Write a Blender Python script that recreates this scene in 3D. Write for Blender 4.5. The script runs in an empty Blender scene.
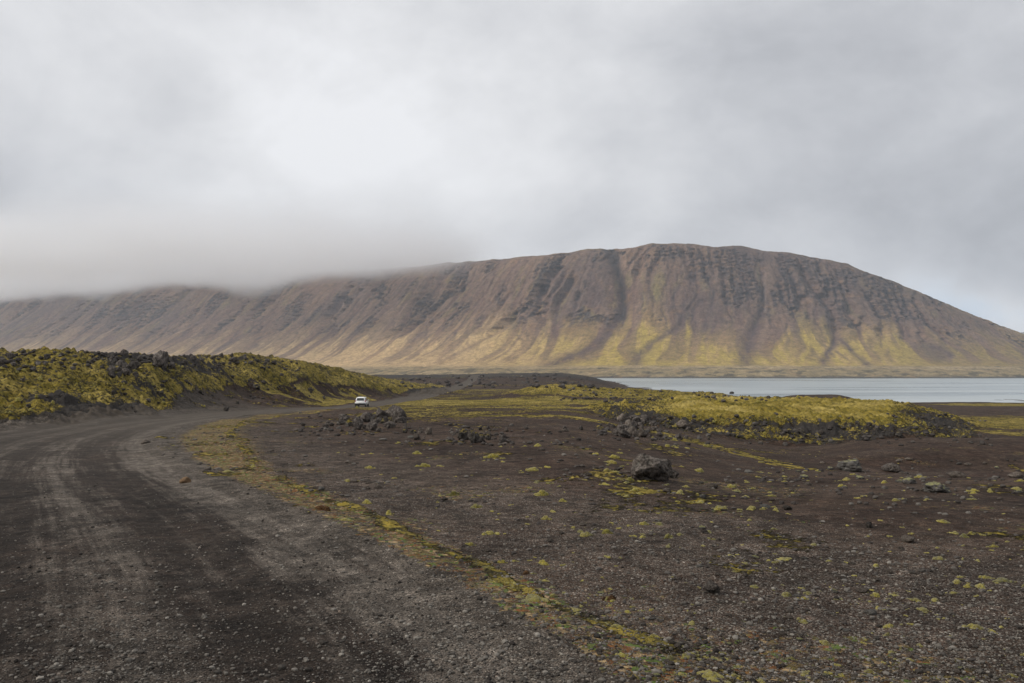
import bpy, bmesh, math, random
import numpy as np
from mathutils import Vector
random.seed(7)
rng = np.random.default_rng(11)
S = bpy.context.scene
COL = S.collection
R = math.radians

# ------------------------------------------------------------------ camera
CAM_H = 1.75
F = 796.0                       # focal length in pixels of a 1024 px wide frame
HOR = 372.0
cam_d = bpy.data.cameras.new('camera')
cam_d.sensor_width = 36.0
cam_d.lens = F / 1024 * 36
cam_d.clip_start = 0.1
cam_d.clip_end = 60000
cam = bpy.data.objects.new('camera', cam_d)
COL.objects.link(cam)
cam.location = (0, 0, CAM_H)
cam.rotation_euler = (R(90) + math.atan((HOR - 341.5) / F), 0, 0)
S.camera = cam

# ------------------------------------------------------------------ sky
SUN_AZ, SUN_EL = R(-104), R(38)      # azimuth from +Y towards +X
W = bpy.data.worlds.new('World'); S.world = W; W.use_nodes = True
wn = W.node_tree.nodes; wl = W.node_tree.links; wn.clear()

class G:
    """tiny node-graph writer"""
    def __init__(s, tree): s.t = tree; s.n = tree.nodes; s.l = tree.links
    def put(s, sock, v):
        if isinstance(v, bpy.types.NodeSocket): s.l.new(v, sock)
        else:
            if hasattr(sock, 'default_value'):
                if sock.type == 'RGBA' and len(v) == 3: v = (*v, 1)
                sock.default_value = v
    def m(s, op, a, b=None, c=None, clamp=False):
        n = s.n.new('ShaderNodeMath'); n.operation = op; n.use_clamp = clamp
        s.put(n.inputs[0], a)
        if b is not None: s.put(n.inputs[1], b)
        if c is not None: s.put(n.inputs[2], c)
        return n.outputs[0]
    def vm(s, op, a, b=None, scale=None):
        n = s.n.new('ShaderNodeVectorMath'); n.operation = op
        s.put(n.inputs[0], a)
        if b is not None: s.put(n.inputs[1], b)
        if scale is not None: s.put(n.inputs[3], scale)
        return n.outputs['Value'] if op in ('LENGTH', 'DOT_PRODUCT') else n.outputs[0]
    def noise(s, vec, scale, detail=4, rough=.5, dist=0.0, col=False, kind='FBM'):
        n = s.n.new('ShaderNodeTexNoise')
        n.noise_type = kind
        s.put(n.inputs['Vector'], vec); s.put(n.inputs['Scale'], scale); s.put(n.inputs['Detail'], detail)
        s.put(n.inputs['Roughness'], rough); s.put(n.inputs['Distortion'], dist)
        return n.outputs['Color' if col else 'Fac']
    def vor(s, vec, scale, feature='F1', out='Distance', rand=1.0):
        n = s.n.new('ShaderNodeTexVoronoi'); n.feature = feature
        s.put(n.inputs['Vector'], vec); s.put(n.inputs['Scale'], scale); s.put(n.inputs['Randomness'], rand)
        return n.outputs[out]
    def ss(s, v, a, b, lo=0.0, hi=1.0):
        n = s.n.new('ShaderNodeMapRange'); n.interpolation_type = 'SMOOTHSTEP'
        s.put(n.inputs['Value'], v); s.put(n.inputs['From Min'], a); s.put(n.inputs['From Max'], b)
        s.put(n.inputs['To Min'], lo); s.put(n.inputs['To Max'], hi)
        return n.outputs[0]
    def lin(s, v, a, b, lo=0.0, hi=1.0):
        n = s.n.new('ShaderNodeMapRange')
        s.put(n.inputs['Value'], v); s.put(n.inputs['From Min'], a); s.put(n.inputs['From Max'], b)
        s.put(n.inputs['To Min'], lo); s.put(n.inputs['To Max'], hi)
        return n.outputs[0]
    def mix(s, f, a, b, mode='MIX'):
        n = s.n.new('ShaderNodeMix'); n.data_type = 'RGBA'; n.blend_type = mode
        s.put(n.inputs[0], f); s.put(n.inputs[6], a); s.put(n.inputs[7], b)
        return n.outputs[2]
    def attr(s, name, out='Fac'):
        n = s.n.new('ShaderNodeAttribute'); n.attribute_name = name
        return n.outputs[out]
    def xyz(s, v):
        n = s.n.new('ShaderNodeSeparateXYZ'); s.put(n.inputs[0], v); return n.outputs
    def comb(s, x, y, z):
        n = s.n.new('ShaderNodeCombineXYZ')
        for i, v in enumerate((x, y, z)): s.put(n.inputs[i], v)
        return n.outputs[0]

g = G(W.node_tree)
tc = wn.new('ShaderNodeTexCoord').outputs['Generated']
X_, Y_, Z_ = g.xyz(tc)
az = g.m('ARCTAN2', X_, Y_)
el = g.m('ARCSINE', Z_)
def ang(px, row):
    return math.atan((px - 512) / F), math.atan((HOR - row) / F * math.cos(math.atan((px - 512) / F)))
warp = g.noise(tc, 2.6, 4, .5, col=True)
wx, wy, wz = g.xyz(warp)
azw = g.m('MULTIPLY_ADD', g.m('SUBTRACT', wx, .5), .20, az)
elw = g.m('MULTIPLY_ADD', g.m('SUBTRACT', wy, .5), .16, el)
BASE_L = .72
acc = BASE_L
blobs = [  # px, row, sigma_px, sigma_row, amount, tilt
    (370, 150, 140, 80, .24), (640, 60, 90, 60, .07), (90, 60, 120, 70, .04), (205, 120, 80, 60, -.20), (20, 190, 60, 40, -.06), (620, 150, 120, 60, -.05), (60, 120, 60, 60, .04), (60, 190, 60, 30, .05),
    (60, 240, 160, 40, -.12), (330, 255, 150, 22, -.03), (520, 230, 90, 22, -.05), (960, 215, 170, 60, -.20), (930, 60, 170, 70, -.15), (560, 30, 60, 40, -.05),
    (760, 160, 140, 40, .06), (700, 215, 160, 25, -.04), (990, 305, 70, 16, .34),
]
for px, row, sx, sy, am in blobs:
    a0, e0 = ang(px, row)
    dx = g.m('DIVIDE', g.m('SUBTRACT', azw, a0), sx / F)
    dy = g.m('DIVIDE', g.m('SUBTRACT', elw, e0), sy / F)
    r2 = g.m('MULTIPLY_ADD', dx, dx, g.m('MULTIPLY', dy, dy))
    acc = g.m('MULTIPLY_ADD', g.m('EXPONENT', g.m('MULTIPLY', r2, -.5)), am, acc)
zc = g.m('MAXIMUM', Z_, 0.0)
proj = g.comb(g.m('DIVIDE', X_, g.m('ADD', zc, .22)), g.m('DIVIDE', Y_, g.m('ADD', zc, .22)), g.m('MULTIPLY', Z_, 3))
tcs = g.vm('MULTIPLY', tc, (1, 1, 1.5))
n1 = g.noise(g.vm('ADD', tcs, (3.1, 1.7, .6)), 3.4, 8, .56, .25)
n2 = g.noise(tcs, 8.0, 6, .6, .3)
acc = g.m('MULTIPLY_ADD', g.m('SUBTRACT', n1, .5), .58, acc)
acc = g.m('MULTIPLY_ADD', g.m('SUBTRACT', n2, .5), .20, acc)
acc = g.m('MINIMUM', g.m('MAXIMUM', acc, .25), .90)
warm = g.ss(acc, .35, .85)
tint = g.mix(warm, (.95, .98, 1.06), (.985, .995, 1.025))
cloud = g.vm('SCALE', tint, scale=g.m('MULTIPLY', acc, 10.0))
sky = wn.new('ShaderNodeTexSky'); sky.sky_type = 'NISHITA'; sky.sun_disc = False
sky.sun_elevation = SUN_EL; sky.sun_rotation = SUN_AZ % (2 * math.pi)
a0, e0 = ang(1000, 300)
dx = g.m('DIVIDE', g.m('SUBTRACT', azw, a0), 60 / F); dy = g.m('DIVIDE', g.m('SUBTRACT', elw, e0), 12 / F)
hole = g.m('EXPONENT', g.m('MULTIPLY', g.m('MULTIPLY_ADD', dx, dx, g.m('MULTIPLY', dy, dy)), -.5))
hole = g.m('MULTIPLY', g.m('MULTIPLY', hole, .9), g.ss(n2, .35, .6))
gap = g.mix(.12, (5.6, 7.0, 8.8), sky.outputs[0])
colr = g.mix(hole, cloud, gap)
bg = wn.new('ShaderNodeBackground'); g.put(bg.inputs[0], colr); bg.inputs[1].default_value = .1
wl.new(bg.outputs[0], wn.new('ShaderNodeOutputWorld').inputs[0])

# ------------------------------------------------------------------ sun (veiled by cloud)
sd = bpy.data.lights.new('sun', 'SUN'); sd.energy = 2.8; sd.angle = R(4); sd.color = (1.0, .94, .85)
so = bpy.data.objects.new('sun', sd); COL.objects.link(so)
sdir = Vector((math.sin(SUN_AZ) * math.cos(SUN_EL), math.cos(SUN_AZ) * math.cos(SUN_EL), math.sin(SUN_EL)))
so.rotation_euler = sdir.to_track_quat('Z', 'Y').to_euler()

vs = S.view_settings
S.display_settings.display_device = 'sRGB'
vs.view_transform = 'Standard'; vs.look = 'None'; vs.exposure = 0; vs.gamma = 1; vs.use_curve_mapping = False
cy = S.cycles
cy.max_bounces = 12; cy.diffuse_bounces = 3; cy.glossy_bounces = 2; cy.transmission_bounces = 4; cy.volume_bounces = 10
cy.use_denoising = True
cy.volume_step_rate = 1.0; cy.volume_max_steps = 128
cy.sample_clamp_indirect = 8

# ------------------------------------------------------------------ numpy noise
_perm = rng.permutation(1024).astype(np.int32)
_ga = rng.uniform(0, 2 * np.pi, 1024)
_gx = np.cos(_ga).astype(np.float32); _gy = np.sin(_ga).astype(np.float32)
def perlin(x, y, seed=0):
    x = np.asarray(x, np.float32); y = np.asarray(y, np.float32)
    xf = np.floor(x); yf = np.floor(y)
    xi = xf.astype(np.int32); yi = yf.astype(np.int32)
    fx = x - xf; fy = y - yf
    u = fx * fx * fx * (fx * (fx * 6 - 15) + 10); v = fy * fy * fy * (fy * (fy * 6 - 15) + 10)
    a = _perm[(xi + seed * 37) & 1023]; b = _perm[(xi + 1 + seed * 37) & 1023]
    def gr(p, q, dx, dy):
        h = _perm[(p + q) & 1023]
        return _gx[h] * dx + _gy[h] * dy
    n00 = gr(a, yi, fx, fy); n10 = gr(b, yi, fx - 1, fy)
    n01 = gr(a, yi + 1, fx, fy - 1); n11 = gr(b, yi + 1, fx - 1, fy - 1)
    return ((n00 + u * (n10 - n00)) * (1 - v) + (n01 + u * (n11 - n01)) * v) * 1.45
def fbm(x, y, oct=4, seed=0, gain=.5, lac=2.03):
    r = 0; a = 1; t = 0
    for i in range(oct):
        r = r + a * perlin(x, y, seed + i); t += a; a *= gain; x = x * lac + 3.1; y = y * lac + 1.7
    return r / t * 1.3
def billow(x, y, oct=3, seed=0, gain=.5):
    r = 0; a = 1; t = 0
    for i in range(oct):
        r = r + a * np.abs(perlin(x, y, seed + i)); t += a; a *= gain; x = x * 2.07 + 5.3; y = y * 2.07 + 2.9
    return r / t
def ss(x, a, b):
    t = np.clip((x - a) / (b - a), 0, 1); return t * t * (3 - 2 * t)
def lut(x, xs, ys): return np.interp(x, xs, ys)

# ------------------------------------------------------------------ terrain fields
LAKE_Z = -13.25
DQ = [0, 5, 12, 20, 32, 50, 70, 90, 138, 200, 300, 400, 500, 650, 800, 1000, 1400, 1900, 2100, 9000]
ZL = [0, -.15, -.36, -.60, -.96, -1.5, -2.1, -2.7, -4.15, -4.9, -5.3, -5.4, -5.0, -3.6, -2.6, -3.5, -8, -12, -14, -20]
ZM = [0, -.15, -.36, -.75, -1.3, -2.1, -3.0, -3.8, -4.9, -6.2, -8.0, -9.6, -11., -12.3, -13.35, -14.5, -16, -17, -17, -20]
ZR = [0, -.15, -.40, -1.05, -2.2, -3.6, -5.0, -6.0, -7.6, -9.0, -11.3, -13.3, -14.5, -16, -17, -17, -17, -17, -17, -20]
# right hand edge of the road, as x at a distance q ahead
RE_Y = [-40, -10, 0, 4.6, 6.8, 8.5, 11.2, 14, 17.6, 22, 28.5, 34, 41, 50, 60, 75, 100, 138, 200, 300, 450, 700]
RE_X = [14, 6, 2.4, .62, -.35, -1.25, -3.0, -4.8, -7.1, -9.8, -13.2, -15.6, -18.0, -20.6, -22.6, -24.2, -25.2, -23.4, -21.5, -21, -24, -27]
ROAD_W = 7.6
_ry = np.linspace(-40, 700, 1500)
_rx = np.interp(_ry, RE_Y, RE_X)
_k = np.hanning(31); _k /= _k.sum()
_rx = np.convolve(np.pad(_rx, 15, mode='edge'), _k, 'valid')
# a smoothed polyline of the road edge
_rp = np.stack([_rx, _ry], 1)
_seg = np.diff(_rp, axis=0); _sl = np.hypot(_seg[:, 0], _seg[:, 1]); _lon = np.concatenate([[0], np.cumsum(_sl)])
def road_coords(x, y):
    """signed distance right of the road's right edge (negative = on the road) and length along it"""
    x = np.asarray(x, np.float32); y = np.asarray(y, np.float32)
    best = np.full(x.shape, 1e9, np.float32); lat = np.full(x.shape, 50., np.float32); lon = np.zeros(x.shape, np.float32)
    # distance from the local slope of the edge: iterate the foot point
    t = y.copy()
    for _ in range(5):
        ex = np.interp(t, _ry, _rx); sl = np.interp(t, _ry[:-1], _seg[:, 0] / _seg[:, 1])
        # foot of the perpendicular, tangent direction (sl,1)
        d = ((x - ex) * sl + (y - t)) / (1 + sl * sl)
        t = np.clip(t + np.clip(d, -30, 30) * .8, -40, 700)
    ex = np.interp(t, _ry, _rx); sl = np.interp(t, _ry[:-1], _seg[:, 0] / _seg[:, 1])
    lat = ((x - ex) - sl * (y - t)) / np.sqrt(1 + sl * sl)
    lon = np.interp(t, _ry, _lon)
    return lat.astype(np.float32), lon.astype(np.float32)

HPX = [-400, 0, 100, 150, 200, 250, 300, 350, 390, 420, 470]
HF = [36, 42, 50, 58, 84, 112, 132, 160, 190, 215, 240]
HT = [64, 78, 95, 110, 140, 165, 180, 205, 230, 250, 270]
HR = [352, 355, 357, 359, 357, 355, 361, 373, 383, 390, 396]
BPX = [500, 560, 620, 680, 760, 850, 930, 975, 1010, 1080, 1180]
BF = [95, 90, 78, 74, 72, 72, 76, 86, 98, 110, 120]
BT = [104, 98, 86, 83, 83, 84, 88, 96, 108, 120, 130]
BR = [409, 407, 413, 415, 417, 418, 421, 421, 425, 418, 418]

def fields(x, y, detail=True):
    x = np.asarray(x, np.float32); y = np.asarray(y, np.float32)
    r = np.hypot(x, y)
    a = np.arctan2(x, y)
    q = np.maximum(y, .85 * r)
    px = 512 + F * np.tan(np.clip(a, -.75, .75))
    zl = np.interp(q, DQ, ZL); zm = np.interp(q, DQ, ZM); zr = np.interp(q, DQ, ZR)
    t1 = ss(px, 555, 640); t2 = ss(px, 600, 800)
    z = zl + (zm - zl) * t1; z = z + (zr - z) * t2
    wob = fbm(x / 14., y / 14., 3, 3)
    # hill of old lava on the left
    f = lut(px, HPX, HF) * (1 + .09 * wob); t = lut(px, HPX, HT)
    rt = lut(px, HPX, HR)
    zt = CAM_H - (rt - HOR) / F * t
    u = np.clip((q - f) / np.maximum(t - f, 1), 0, 1)
    hp = .55 * u + .45 * ss(u, 0, 1)
    hp2 = np.interp(u, [0, .18, .36, .48, .62, .80, .92, 1], [0, .06, .16, .30, .56, .84, .96, 1])
    hp = hp + (hp2 - hp) * ss(px, 90, 170)
    hp = hp * (1 - ss(q, t * 1.35, t * 2.0)) * (1 - ss(px, 425, 470))
    hill = hp
    z = z + (zt - z) * hp
    # mossy bank on the right: edge of a lava tongue
    f = lut(px, BPX, BF) * (1 + .10 * wob); t = lut(px, BPX, BT) * (1 + .03 * fbm(x / 9, y / 9, 2, 9))
    zt = CAM_H - (lut(px, BPX, BR) - HOR) / F * t - (q - t) * .0
    u = np.clip((q - f) / (t - f), 0, 1)
    bp = ss(u, 0, 1) * (1 - ss(q, 135, 180)) * ss(px, 560, 690) * (1 - ss(px, 870, 1008))
    face = bp * (1 - bp) * 4
    z = z + np.maximum(zt - z, 0) * bp
    bank = bp
    # dune and the hollow before it
    dn = ss(px, 770, 930)
    dune = ss(q, 43, 60) * (1 - ss(q, 62, 86)) * dn
    z = z + 1.15 * dune - .75 * dn * np.exp(-((q - 41) / 8.) ** 2)
    dune2 = ss(px, 560, 610) * (1 - ss(px, 640, 700)) * np.exp(-((q - 52) / 7.) ** 2)
    # bumpy moss ridge before the lake and the bare mound beside it
    rp = np.exp(-((q - 215) / 26.) ** 2) * ss(px, 470, 560) * (1 - ss(px, 740, 820))
    zt = CAM_H - (lut(px, [540, 620, 700, 800], [385, 390, 394, 401]) - HOR) / F * 215
    z = z + np.maximum(zt - z, 0) * rp
    mp = np.exp(-((q - 300) / 38.) ** 2) * np.exp(-((px - 815) / 48.) ** 4)
    zt = CAM_H - (395 - HOR) / F * 300
    z = z + np.maximum(zt - z, 0) * mp
    # low dark lava field closing the plain on the left of the lake
    lf = ss(px, 340, 400) * (1 - ss(px, 590, 625)) * ss(q, 560, 640) * (1 - ss(q, 800, 1000))
    z = z + lf * (1.2 + 2.0 * ss(px, 400, 560))
    lat, lon = road_coords(x, y)
    near = 1 - ss(q, 700, 800)
    edge_n = .35 * fbm(lon / 5, lat * .2, 3, 21) + .12 * perlin(lon * 1.3, lat, 5)
    road = ((lat < edge_n * .6) & (lat > -ROAD_W - edge_n * 1.2) & (q < 690) & (y > -38))
    roadw = ss(lat, -ROAD_W - 2.0, -ROAD_W) * (1 - ss(lat, -.2, 1.6)) * near
    # undulation
    und = .26 * fbm(x / 11, y / 11, 3, 40) * ss(q, 8, 40) + .035 * fbm(x / 1.8, y / 1.8, 3, 50)
    und = und + .7 * fbm(x / 60, y / 60, 3, 61) * ss(q, 60, 200)
    z = z + und * (1 - .75 * roadw)
    # road bed: a little berm at the right edge, ruts
    z = z + .07 * np.exp(-((lat - .35) / .5) ** 2) * (1 - ss(q, 60, 120)) - .05 * roadw
    for c in (-1.55, -3.3, -5.0, -6.6):
        z = z - .028 * np.exp(-((lat - c - .25 * perlin(lon / 9, lon * 0 + c, 70)) / .24) ** 2) * near
    # masks
    mossy = np.zeros_like(z)
    big = fbm(x / 26, y / 26, 4, 80); mid = fbm(x / 6, y / 6, 4, 90)
    band = fbm(x / 70, y / 26, 4, 95)
    bare_k = 1 - .75 * ss(px, 190, 270)
    # hill
    hm = ss(hp, .03, .12) * (1 - ss(px, 150, 215) * (1 - ss(hp + .16 * wob + .10 * fbm(x / 4, y / 4, 2, 77), .20 + .16 * ss(px, 190, 260), .34 + .18 * ss(px, 190, 260))))
    hm = np.maximum(hm, .62 * ss(hp, .01, .05) * ss(fbm(x / 12, y / 5, 3, 78), .05, .35))
    bare = ss(fbm(x / 9, y / 12, 4, 101) + .30 * ss(hp, .7, 1.), .22, .55) * bare_k
    mossy = np.maximum(mossy, hm * (.72 - .42 * bare + .16 * mid))
    rocky = hm * np.maximum(bare, .62)
    # bank
    mossy = np.maximum(mossy, ss(bp, .03, .25) * (.98 - .30 * face * ss(mid, -.3, .5) - .47 * face))
    rocky = np.maximum(rocky, face * (.6 + .4 * ss(mid, .0, .6)))
    rocky = np.maximum(rocky, .6 * ss(bp, .03, .2))
    # ridge before the lake
    mossy = np.maximum(mossy, ss(rp, .2, .5) * (.85 + .3 * mid))
    # plain beyond 90 m: bands of moss
    fm = ss(q, 55, 110) * (1 - bp) * (1 - hm)
    pl = ss(band + .35 * mid, -.02, .32) * fm * (.85 - .35 * ss(q, 250, 500))
    pl = np.maximum(pl, (.58 + .22 * mid) * ss(px, 330, 400) * (1 - ss(px, 520, 620)) * ss(q, 62, 100) * (1 - ss(q, 260, 420)) * ss(big, -.55, .1))
    pl = pl * (1 - ss(px, 740, 860) * .75) * (1 - mp)
    mossy = np.maximum(mossy, pl)
    # strips lying before the bank
    def strip(x0, q0, x1, q1, w, am):
        X0 = (x0 - 512) / F * q0; X1 = (x1 - 512) / F * q1
        dx, dy = X1 - X0, q1 - q0; L = math.hypot(dx, dy)
        tt = np.clip(((x - X0) * dx + (q - q0) * dy) / L ** 2, 0, 1)
        d = np.hypot(x - X0 - tt * dx, q - q0 - tt * dy)
        return (1 - ss(d + w * .5 * mid, w * .5, w * 1.2)) * am
    rag = .42 + .62 * ss(fbm(x / 1.6, y / 1.1, 3, 303), -.35, .35)
    for args in ((660, 66, 690, 56, 2.2, .85), (690, 56, 740, 46, 1.8, .95), (740, 46, 805, 37, 1.1, .95), (500, 70, 590, 64, 4.5, .8), (590, 63, 640, 66, 3.5, .5),
                 (420, 60, 440, 90, 8, .62), (770, 62, 850, 60, 1.0, .5), (560, 120, 700, 112, 10, .9), (470, 165, 720, 160, 26, .8), (380, 120, 420, 95, 7, .6), (400, 150, 500, 150, 22, .62), (430, 75, 460, 85, 9, .6), (1010, 150, 1120, 150, 46, .74), (1000, 112, 1080, 108, 9, .7), (960, 330, 1100, 330, 26, .8), (700, 400, 760, 380, 20, .7)):
        mossy = np.maximum(mossy, strip(*args) * (rag if args[1] < 70 else 1))
    # scattered clumps on the near plain
    cl = ss(fbm(x / 4.5, y / 4.5, 3, 120), .05, .5) * (1 - fm) * (lat > .3)
    mossy = np.maximum(mossy, cl * .56 * (1 - dune))
    # margin of the road: moss line with rust coloured plants inside it
    mg = lut(lon - 40, [0, 6, 12, 20, 34, 60, 110, 200], [.7, .75, .9, 1.5, 3.3, 3.6, 4, 6])
    ml = np.exp(-((lat - mg - .35 * perlin(lon / 2.4, lon * 0, 130)) / (.15 + mg * .075)) ** 2) * (.62 + .35 * fbm(lon / 1.8, lat / .5, 4, 131))
    mossy = np.maximum(mossy, ml * (q < 140))
    rust = ss(lat, mg * .20, mg * .50) * (1 - ss(lat, mg * .9, mg * 1.5)) * (.78 + .5 * fbm(x / 1.5, y / 1.5, 4, 140)) * (1 - ss(q, 90, 160))
    rust = np.maximum(rust, .50 * ss(fbm(x / 3.3, y / 3.3, 3, 150), .1, .6) * (lat > .3))
    mossy = mossy * (1 - roadw * (lat < .1)) * (1 - .6 * dune)
    mossy = mossy * (1 - .9 * ss(lat, -ROAD_W - 1.5, -ROAD_W) * (1 - ss(lat, -.4, .2)) * near)
    gravel = np.clip(1 - ss(lat + .8 * mid, 3.0, 9.0), 0, 1) * (1 - ss(q, 40, 80)) + .35 * ss(fbm(x / 5, y / 5, 3, 160), -.1, .5)
    gravel = np.clip(gravel, 0, 1)
    if detail:
        # moss cushions and lava blocks as real relief
        mb = np.clip(mossy * 1.5, 0, 1)
        amp = np.clip(hm + ss(bp, .03, .3) + .8 * rp, 0, 1)
        top = ss(bp, .92, 1.) * (px > 600)
        b1 = billow(x / 2.6, y / 2.6, 3, 170)
        b2 = billow(x / .95, y / .95, 2, 180)
        z = z + amp * (1 - .30 * top) * (b1 - .3) * 1.15 + amp * (b2 - .25) * .60
        z = z + (1 - amp) * mb * (b2 - .1) * .16 * ss(q, 4, 20)
        jag = fbm(x / 1.3, y / 1.3, 3, 190)
        z = z + rocky * np.abs(jag) * .55
        z = z + amp * .8 * fbm(x / 8, y / 8, 2, 200) * (1 - .6 * top)
        z = z + lf * .9 * np.abs(fbm(x / 14, y / 14, 3, 205))
        fine = fbm(x / .22, y / .22, 3, 210) * .016 * (1 - ss(q, 12, 30))
        z = z + fine * (1 - .3 * roadw)
        z = z + .03 * np.clip(mossy - .35, 0, 1) * (1 - ss(q, 20, 40)) * (1 + perlin(x * 3, y * 3, 222))
    return dict(z=z, moss=np.clip(mossy, 0, 1), rock=np.clip(rocky + .8 * lf, 0, 1), rust=np.clip(rust, 0, 1), gravel=gravel, shoulder=(1 - ss(lat + .25 * mid, mg * .25, mg * .60)) * (1 - ss(q, 90, 140)), road=road, lat=lat, lon=lon,
                hill=hm, bank=ss(bp, .03, .25), dune=np.clip(dune + mp, 0, 1), px=px, q=q, top=ss(bp, .9, 1.))
def ground_z(x, y): return fields(np.atleast_1d(x), np.atleast_1d(y))['z']
_MQ = np.geomspace(3.5, 900, 2600)
def hit(px, row):
    """the point of the ground a line of sight from the camera meets"""
    x = (px - 512) / F * _MQ
    z = fields(x, _MQ)['z']; zz = CAM_H - (row - HOR) / F * _MQ
    k = int(np.argmax(zz <= z))
    if zz[k] > z[k]: k = len(_MQ) - 1
    return float(x[k]), float(_MQ[k]), float(z[k])

# ------------------------------------------------------------------ mesh helpers
def mesh_np(name, V, Fq, mats=(), smooth=True, attrs=None, link=True, **props):
    me = bpy.data.meshes.new(name)
    V = np.asarray(V, np.float32); Fq = np.asarray(Fq, np.int32); k = Fq.shape[1]
    me.vertices.add(len(V)); me.vertices.foreach_set('co', V.ravel())
    me.loops.add(Fq.size); me.loops.foreach_set('vertex_index', Fq.ravel())
    me.polygons.add(len(Fq)); me.polygons.foreach_set('loop_start', np.arange(0, Fq.size, k, dtype=np.int32))
    me.update(calc_edges=True)
    me.polygons.foreach_set('use_smooth', np.full(len(Fq), smooth))
    for an, av in (attrs or {}).items():
        if av.ndim == 1:
            at = me.attributes.new(an, 'FLOAT', 'POINT'); at.data.foreach_set('value', av.astype(np.float32))
        else:
            at = me.attributes.new(an, 'FLOAT_COLOR', 'POINT'); at.data.foreach_set('color', av.astype(np.float32).ravel())
    for m in mats: me.materials.append(m)
    if not link: return me
    o = bpy.data.objects.new(name, me); COL.objects.link(o)
    for kk, vv in props.items(): o[kk] = vv
    return o
def sub_mesh(name, V, Fq, keep, mats, attrs, **props):
    Fk = Fq[keep]
    used = np.zeros(len(V), bool); used[Fk.ravel()] = True
    idx = np.cumsum(used) - 1
    return mesh_np(name, V[used], idx[Fk], mats, True, {k: v[used] for k, v in attrs.items()}, **props)

def material(name):
    m = bpy.data.materials.new(name); m.use_nodes = True
    nt = m.node_tree; nt.nodes.clear()
    gg = G(nt)
    out = nt.nodes.new('ShaderNodeOutputMaterial'); b = nt.nodes.new('ShaderNodeBsdfPrincipled')
    nt.links.new(b.outputs[0], out.inputs[0])
    b.inputs['Roughness'].default_value = .9
    b.inputs['Specular IOR Level'].default_value = .08
    gg.b = b; gg.out = out; gg.mat = m
    return gg
def bump(gg, h, strength=.5, dist=.02, normal=None):
    n = gg.n.new('ShaderNodeBump'); n.inputs['Strength'].default_value = strength; n.inputs['Distance'].default_value = dist
    gg.put(n.inputs['Height'], h)
    if normal is not None: gg.put(n.inputs['Normal'], normal)
    return n.outputs[0]
def pos(gg): return gg.n.new('ShaderNodeNewGeometry').outputs['Position']
def objc(gg): return gg.n.new('ShaderNodeTexCoord').outputs['Object']

MOSS_Y = (.300, .225, .040); MOSS_G = (.085, .072, .016); MOSS_P = (.46, .36, .125)
def moss_colour(gg, p, pale=0.0):
    a = gg.noise(p, 1.1, 5, .6); b_ = gg.noise(p, 9, 4, .65); c = gg.noise(p, .16, 4, .55)
    v = gg.m('ADD', gg.m('MULTIPLY', a, .6), gg.m('ADD', gg.m('MULTIPLY', b_, .35), gg.m('MULTIPLY', c, .35)))
    col = gg.mix(gg.ss(v, .48, .78), MOSS_G, MOSS_Y)
    col = gg.mix(gg.m('MULTIPLY', gg.ss(c, .42, .68), gg.m('ADD', .35, pale) if not isinstance(pale, float) else .35 + pale), col, MOSS_P)
    br = gg.ss(gg.noise(p, .55, 4, .6), .56, .72)
    return gg.mix(gg.m('MULTIPLY', br, .5), col, (.10, .062, .022))
def soil_colour(gg, p):
    a = gg.noise(p, .22, 5, .6); b_ = gg.noise(p, 2.5, 5, .65)
    col = gg.mix(gg.ss(a, .35, .65), (.024, .0142, .0098), (.054, .0340, .0230))
    col = gg.mix(gg.m('MULTIPLY', gg.ss(gg.noise(p, .09, 5, .65), .48, .60), .65), col, (.034, .0165, .0105))
    return gg.mix(gg.m('MULTIPLY', gg.ss(b_, .35, .7), .5), col, (.074, .050, .036))
def grit(gg, p, base, amount):
    """small stones lying in the soil: each its own grey; returns colour and height"""
    c1 = gg.vor(p, 34, out='Color'); d1 = gg.vor(p, 34)
    c2 = gg.vor(p, 95, out='Color'); d2 = gg.vor(p, 95)
    v1 = gg.xyz(c1)[0]; v2 = gg.xyz(c2)[1]
    k1 = gg.m('MULTIPLY', gg.ss(v1, .62, .80), gg.m('MULTIPLY', gg.ss(d1, .55, .35), amount))
    k2 = gg.m('MULTIPLY', gg.ss(v2, .35, .8), gg.m('MULTIPLY', amount, .85))
    hue = gg.mix(gg.xyz(c1)[2], (.050, .040, .034), (.30, .265, .225))
    hue2 = gg.mix(gg.xyz(c2)[2], (.032, .026, .021), (.21, .180, .150))
    col = gg.mix(k2, base, hue2); col = gg.mix(k1, col, hue)
    c3 = gg.xyz(gg.vor(p, 13, out='Color'))[0]; c4 = gg.xyz(gg.vor(p, 150, out='Color'))[1]
    gr = gg.m('MULTIPLY', gg.lin(gg.xyz(c2)[0], 0, 1, .50, 1.5), gg.m('MULTIPLY', gg.lin(c3, 0, 1, .78, 1.2), gg.lin(c4, 0, 1, .65, 1.35)))
    gr = gg.m('MULTIPLY', gr, gg.ss(d2, .75, .30, .55, 1.1))
    c5 = gg.xyz(gg.vor(gg.vm('ADD', p, gg.vm('SCALE', gg.noise(p, 3, 3, .6, col=True), scale=.3)), 5.0, out='Color'))[1]
    gr = gg.m('MULTIPLY', gr, gg.lin(c5, 0, 1, .70, 1.30))
    big_ = gg.m('MULTIPLY', gg.ss(gg.noise(p, 1.3, 8, .78), .3, .7, .50, 1.5), gg.ss(gg.noise(p, .12, 4, .6), .35, .65, .85, 1.12))
    col = gg.vm('SCALE', col, scale=gg.m('MULTIPLY', gr, big_))
    h = gg.m('ADD', gg.m('MULTIPLY', k1, gg.m('SUBTRACT', 1.0, d1)), gg.m('MULTIPLY', gg.m('MULTIPLY', k2, gg.m('SUBTRACT', 1.0, d2)), .4))
    return col, h

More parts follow.
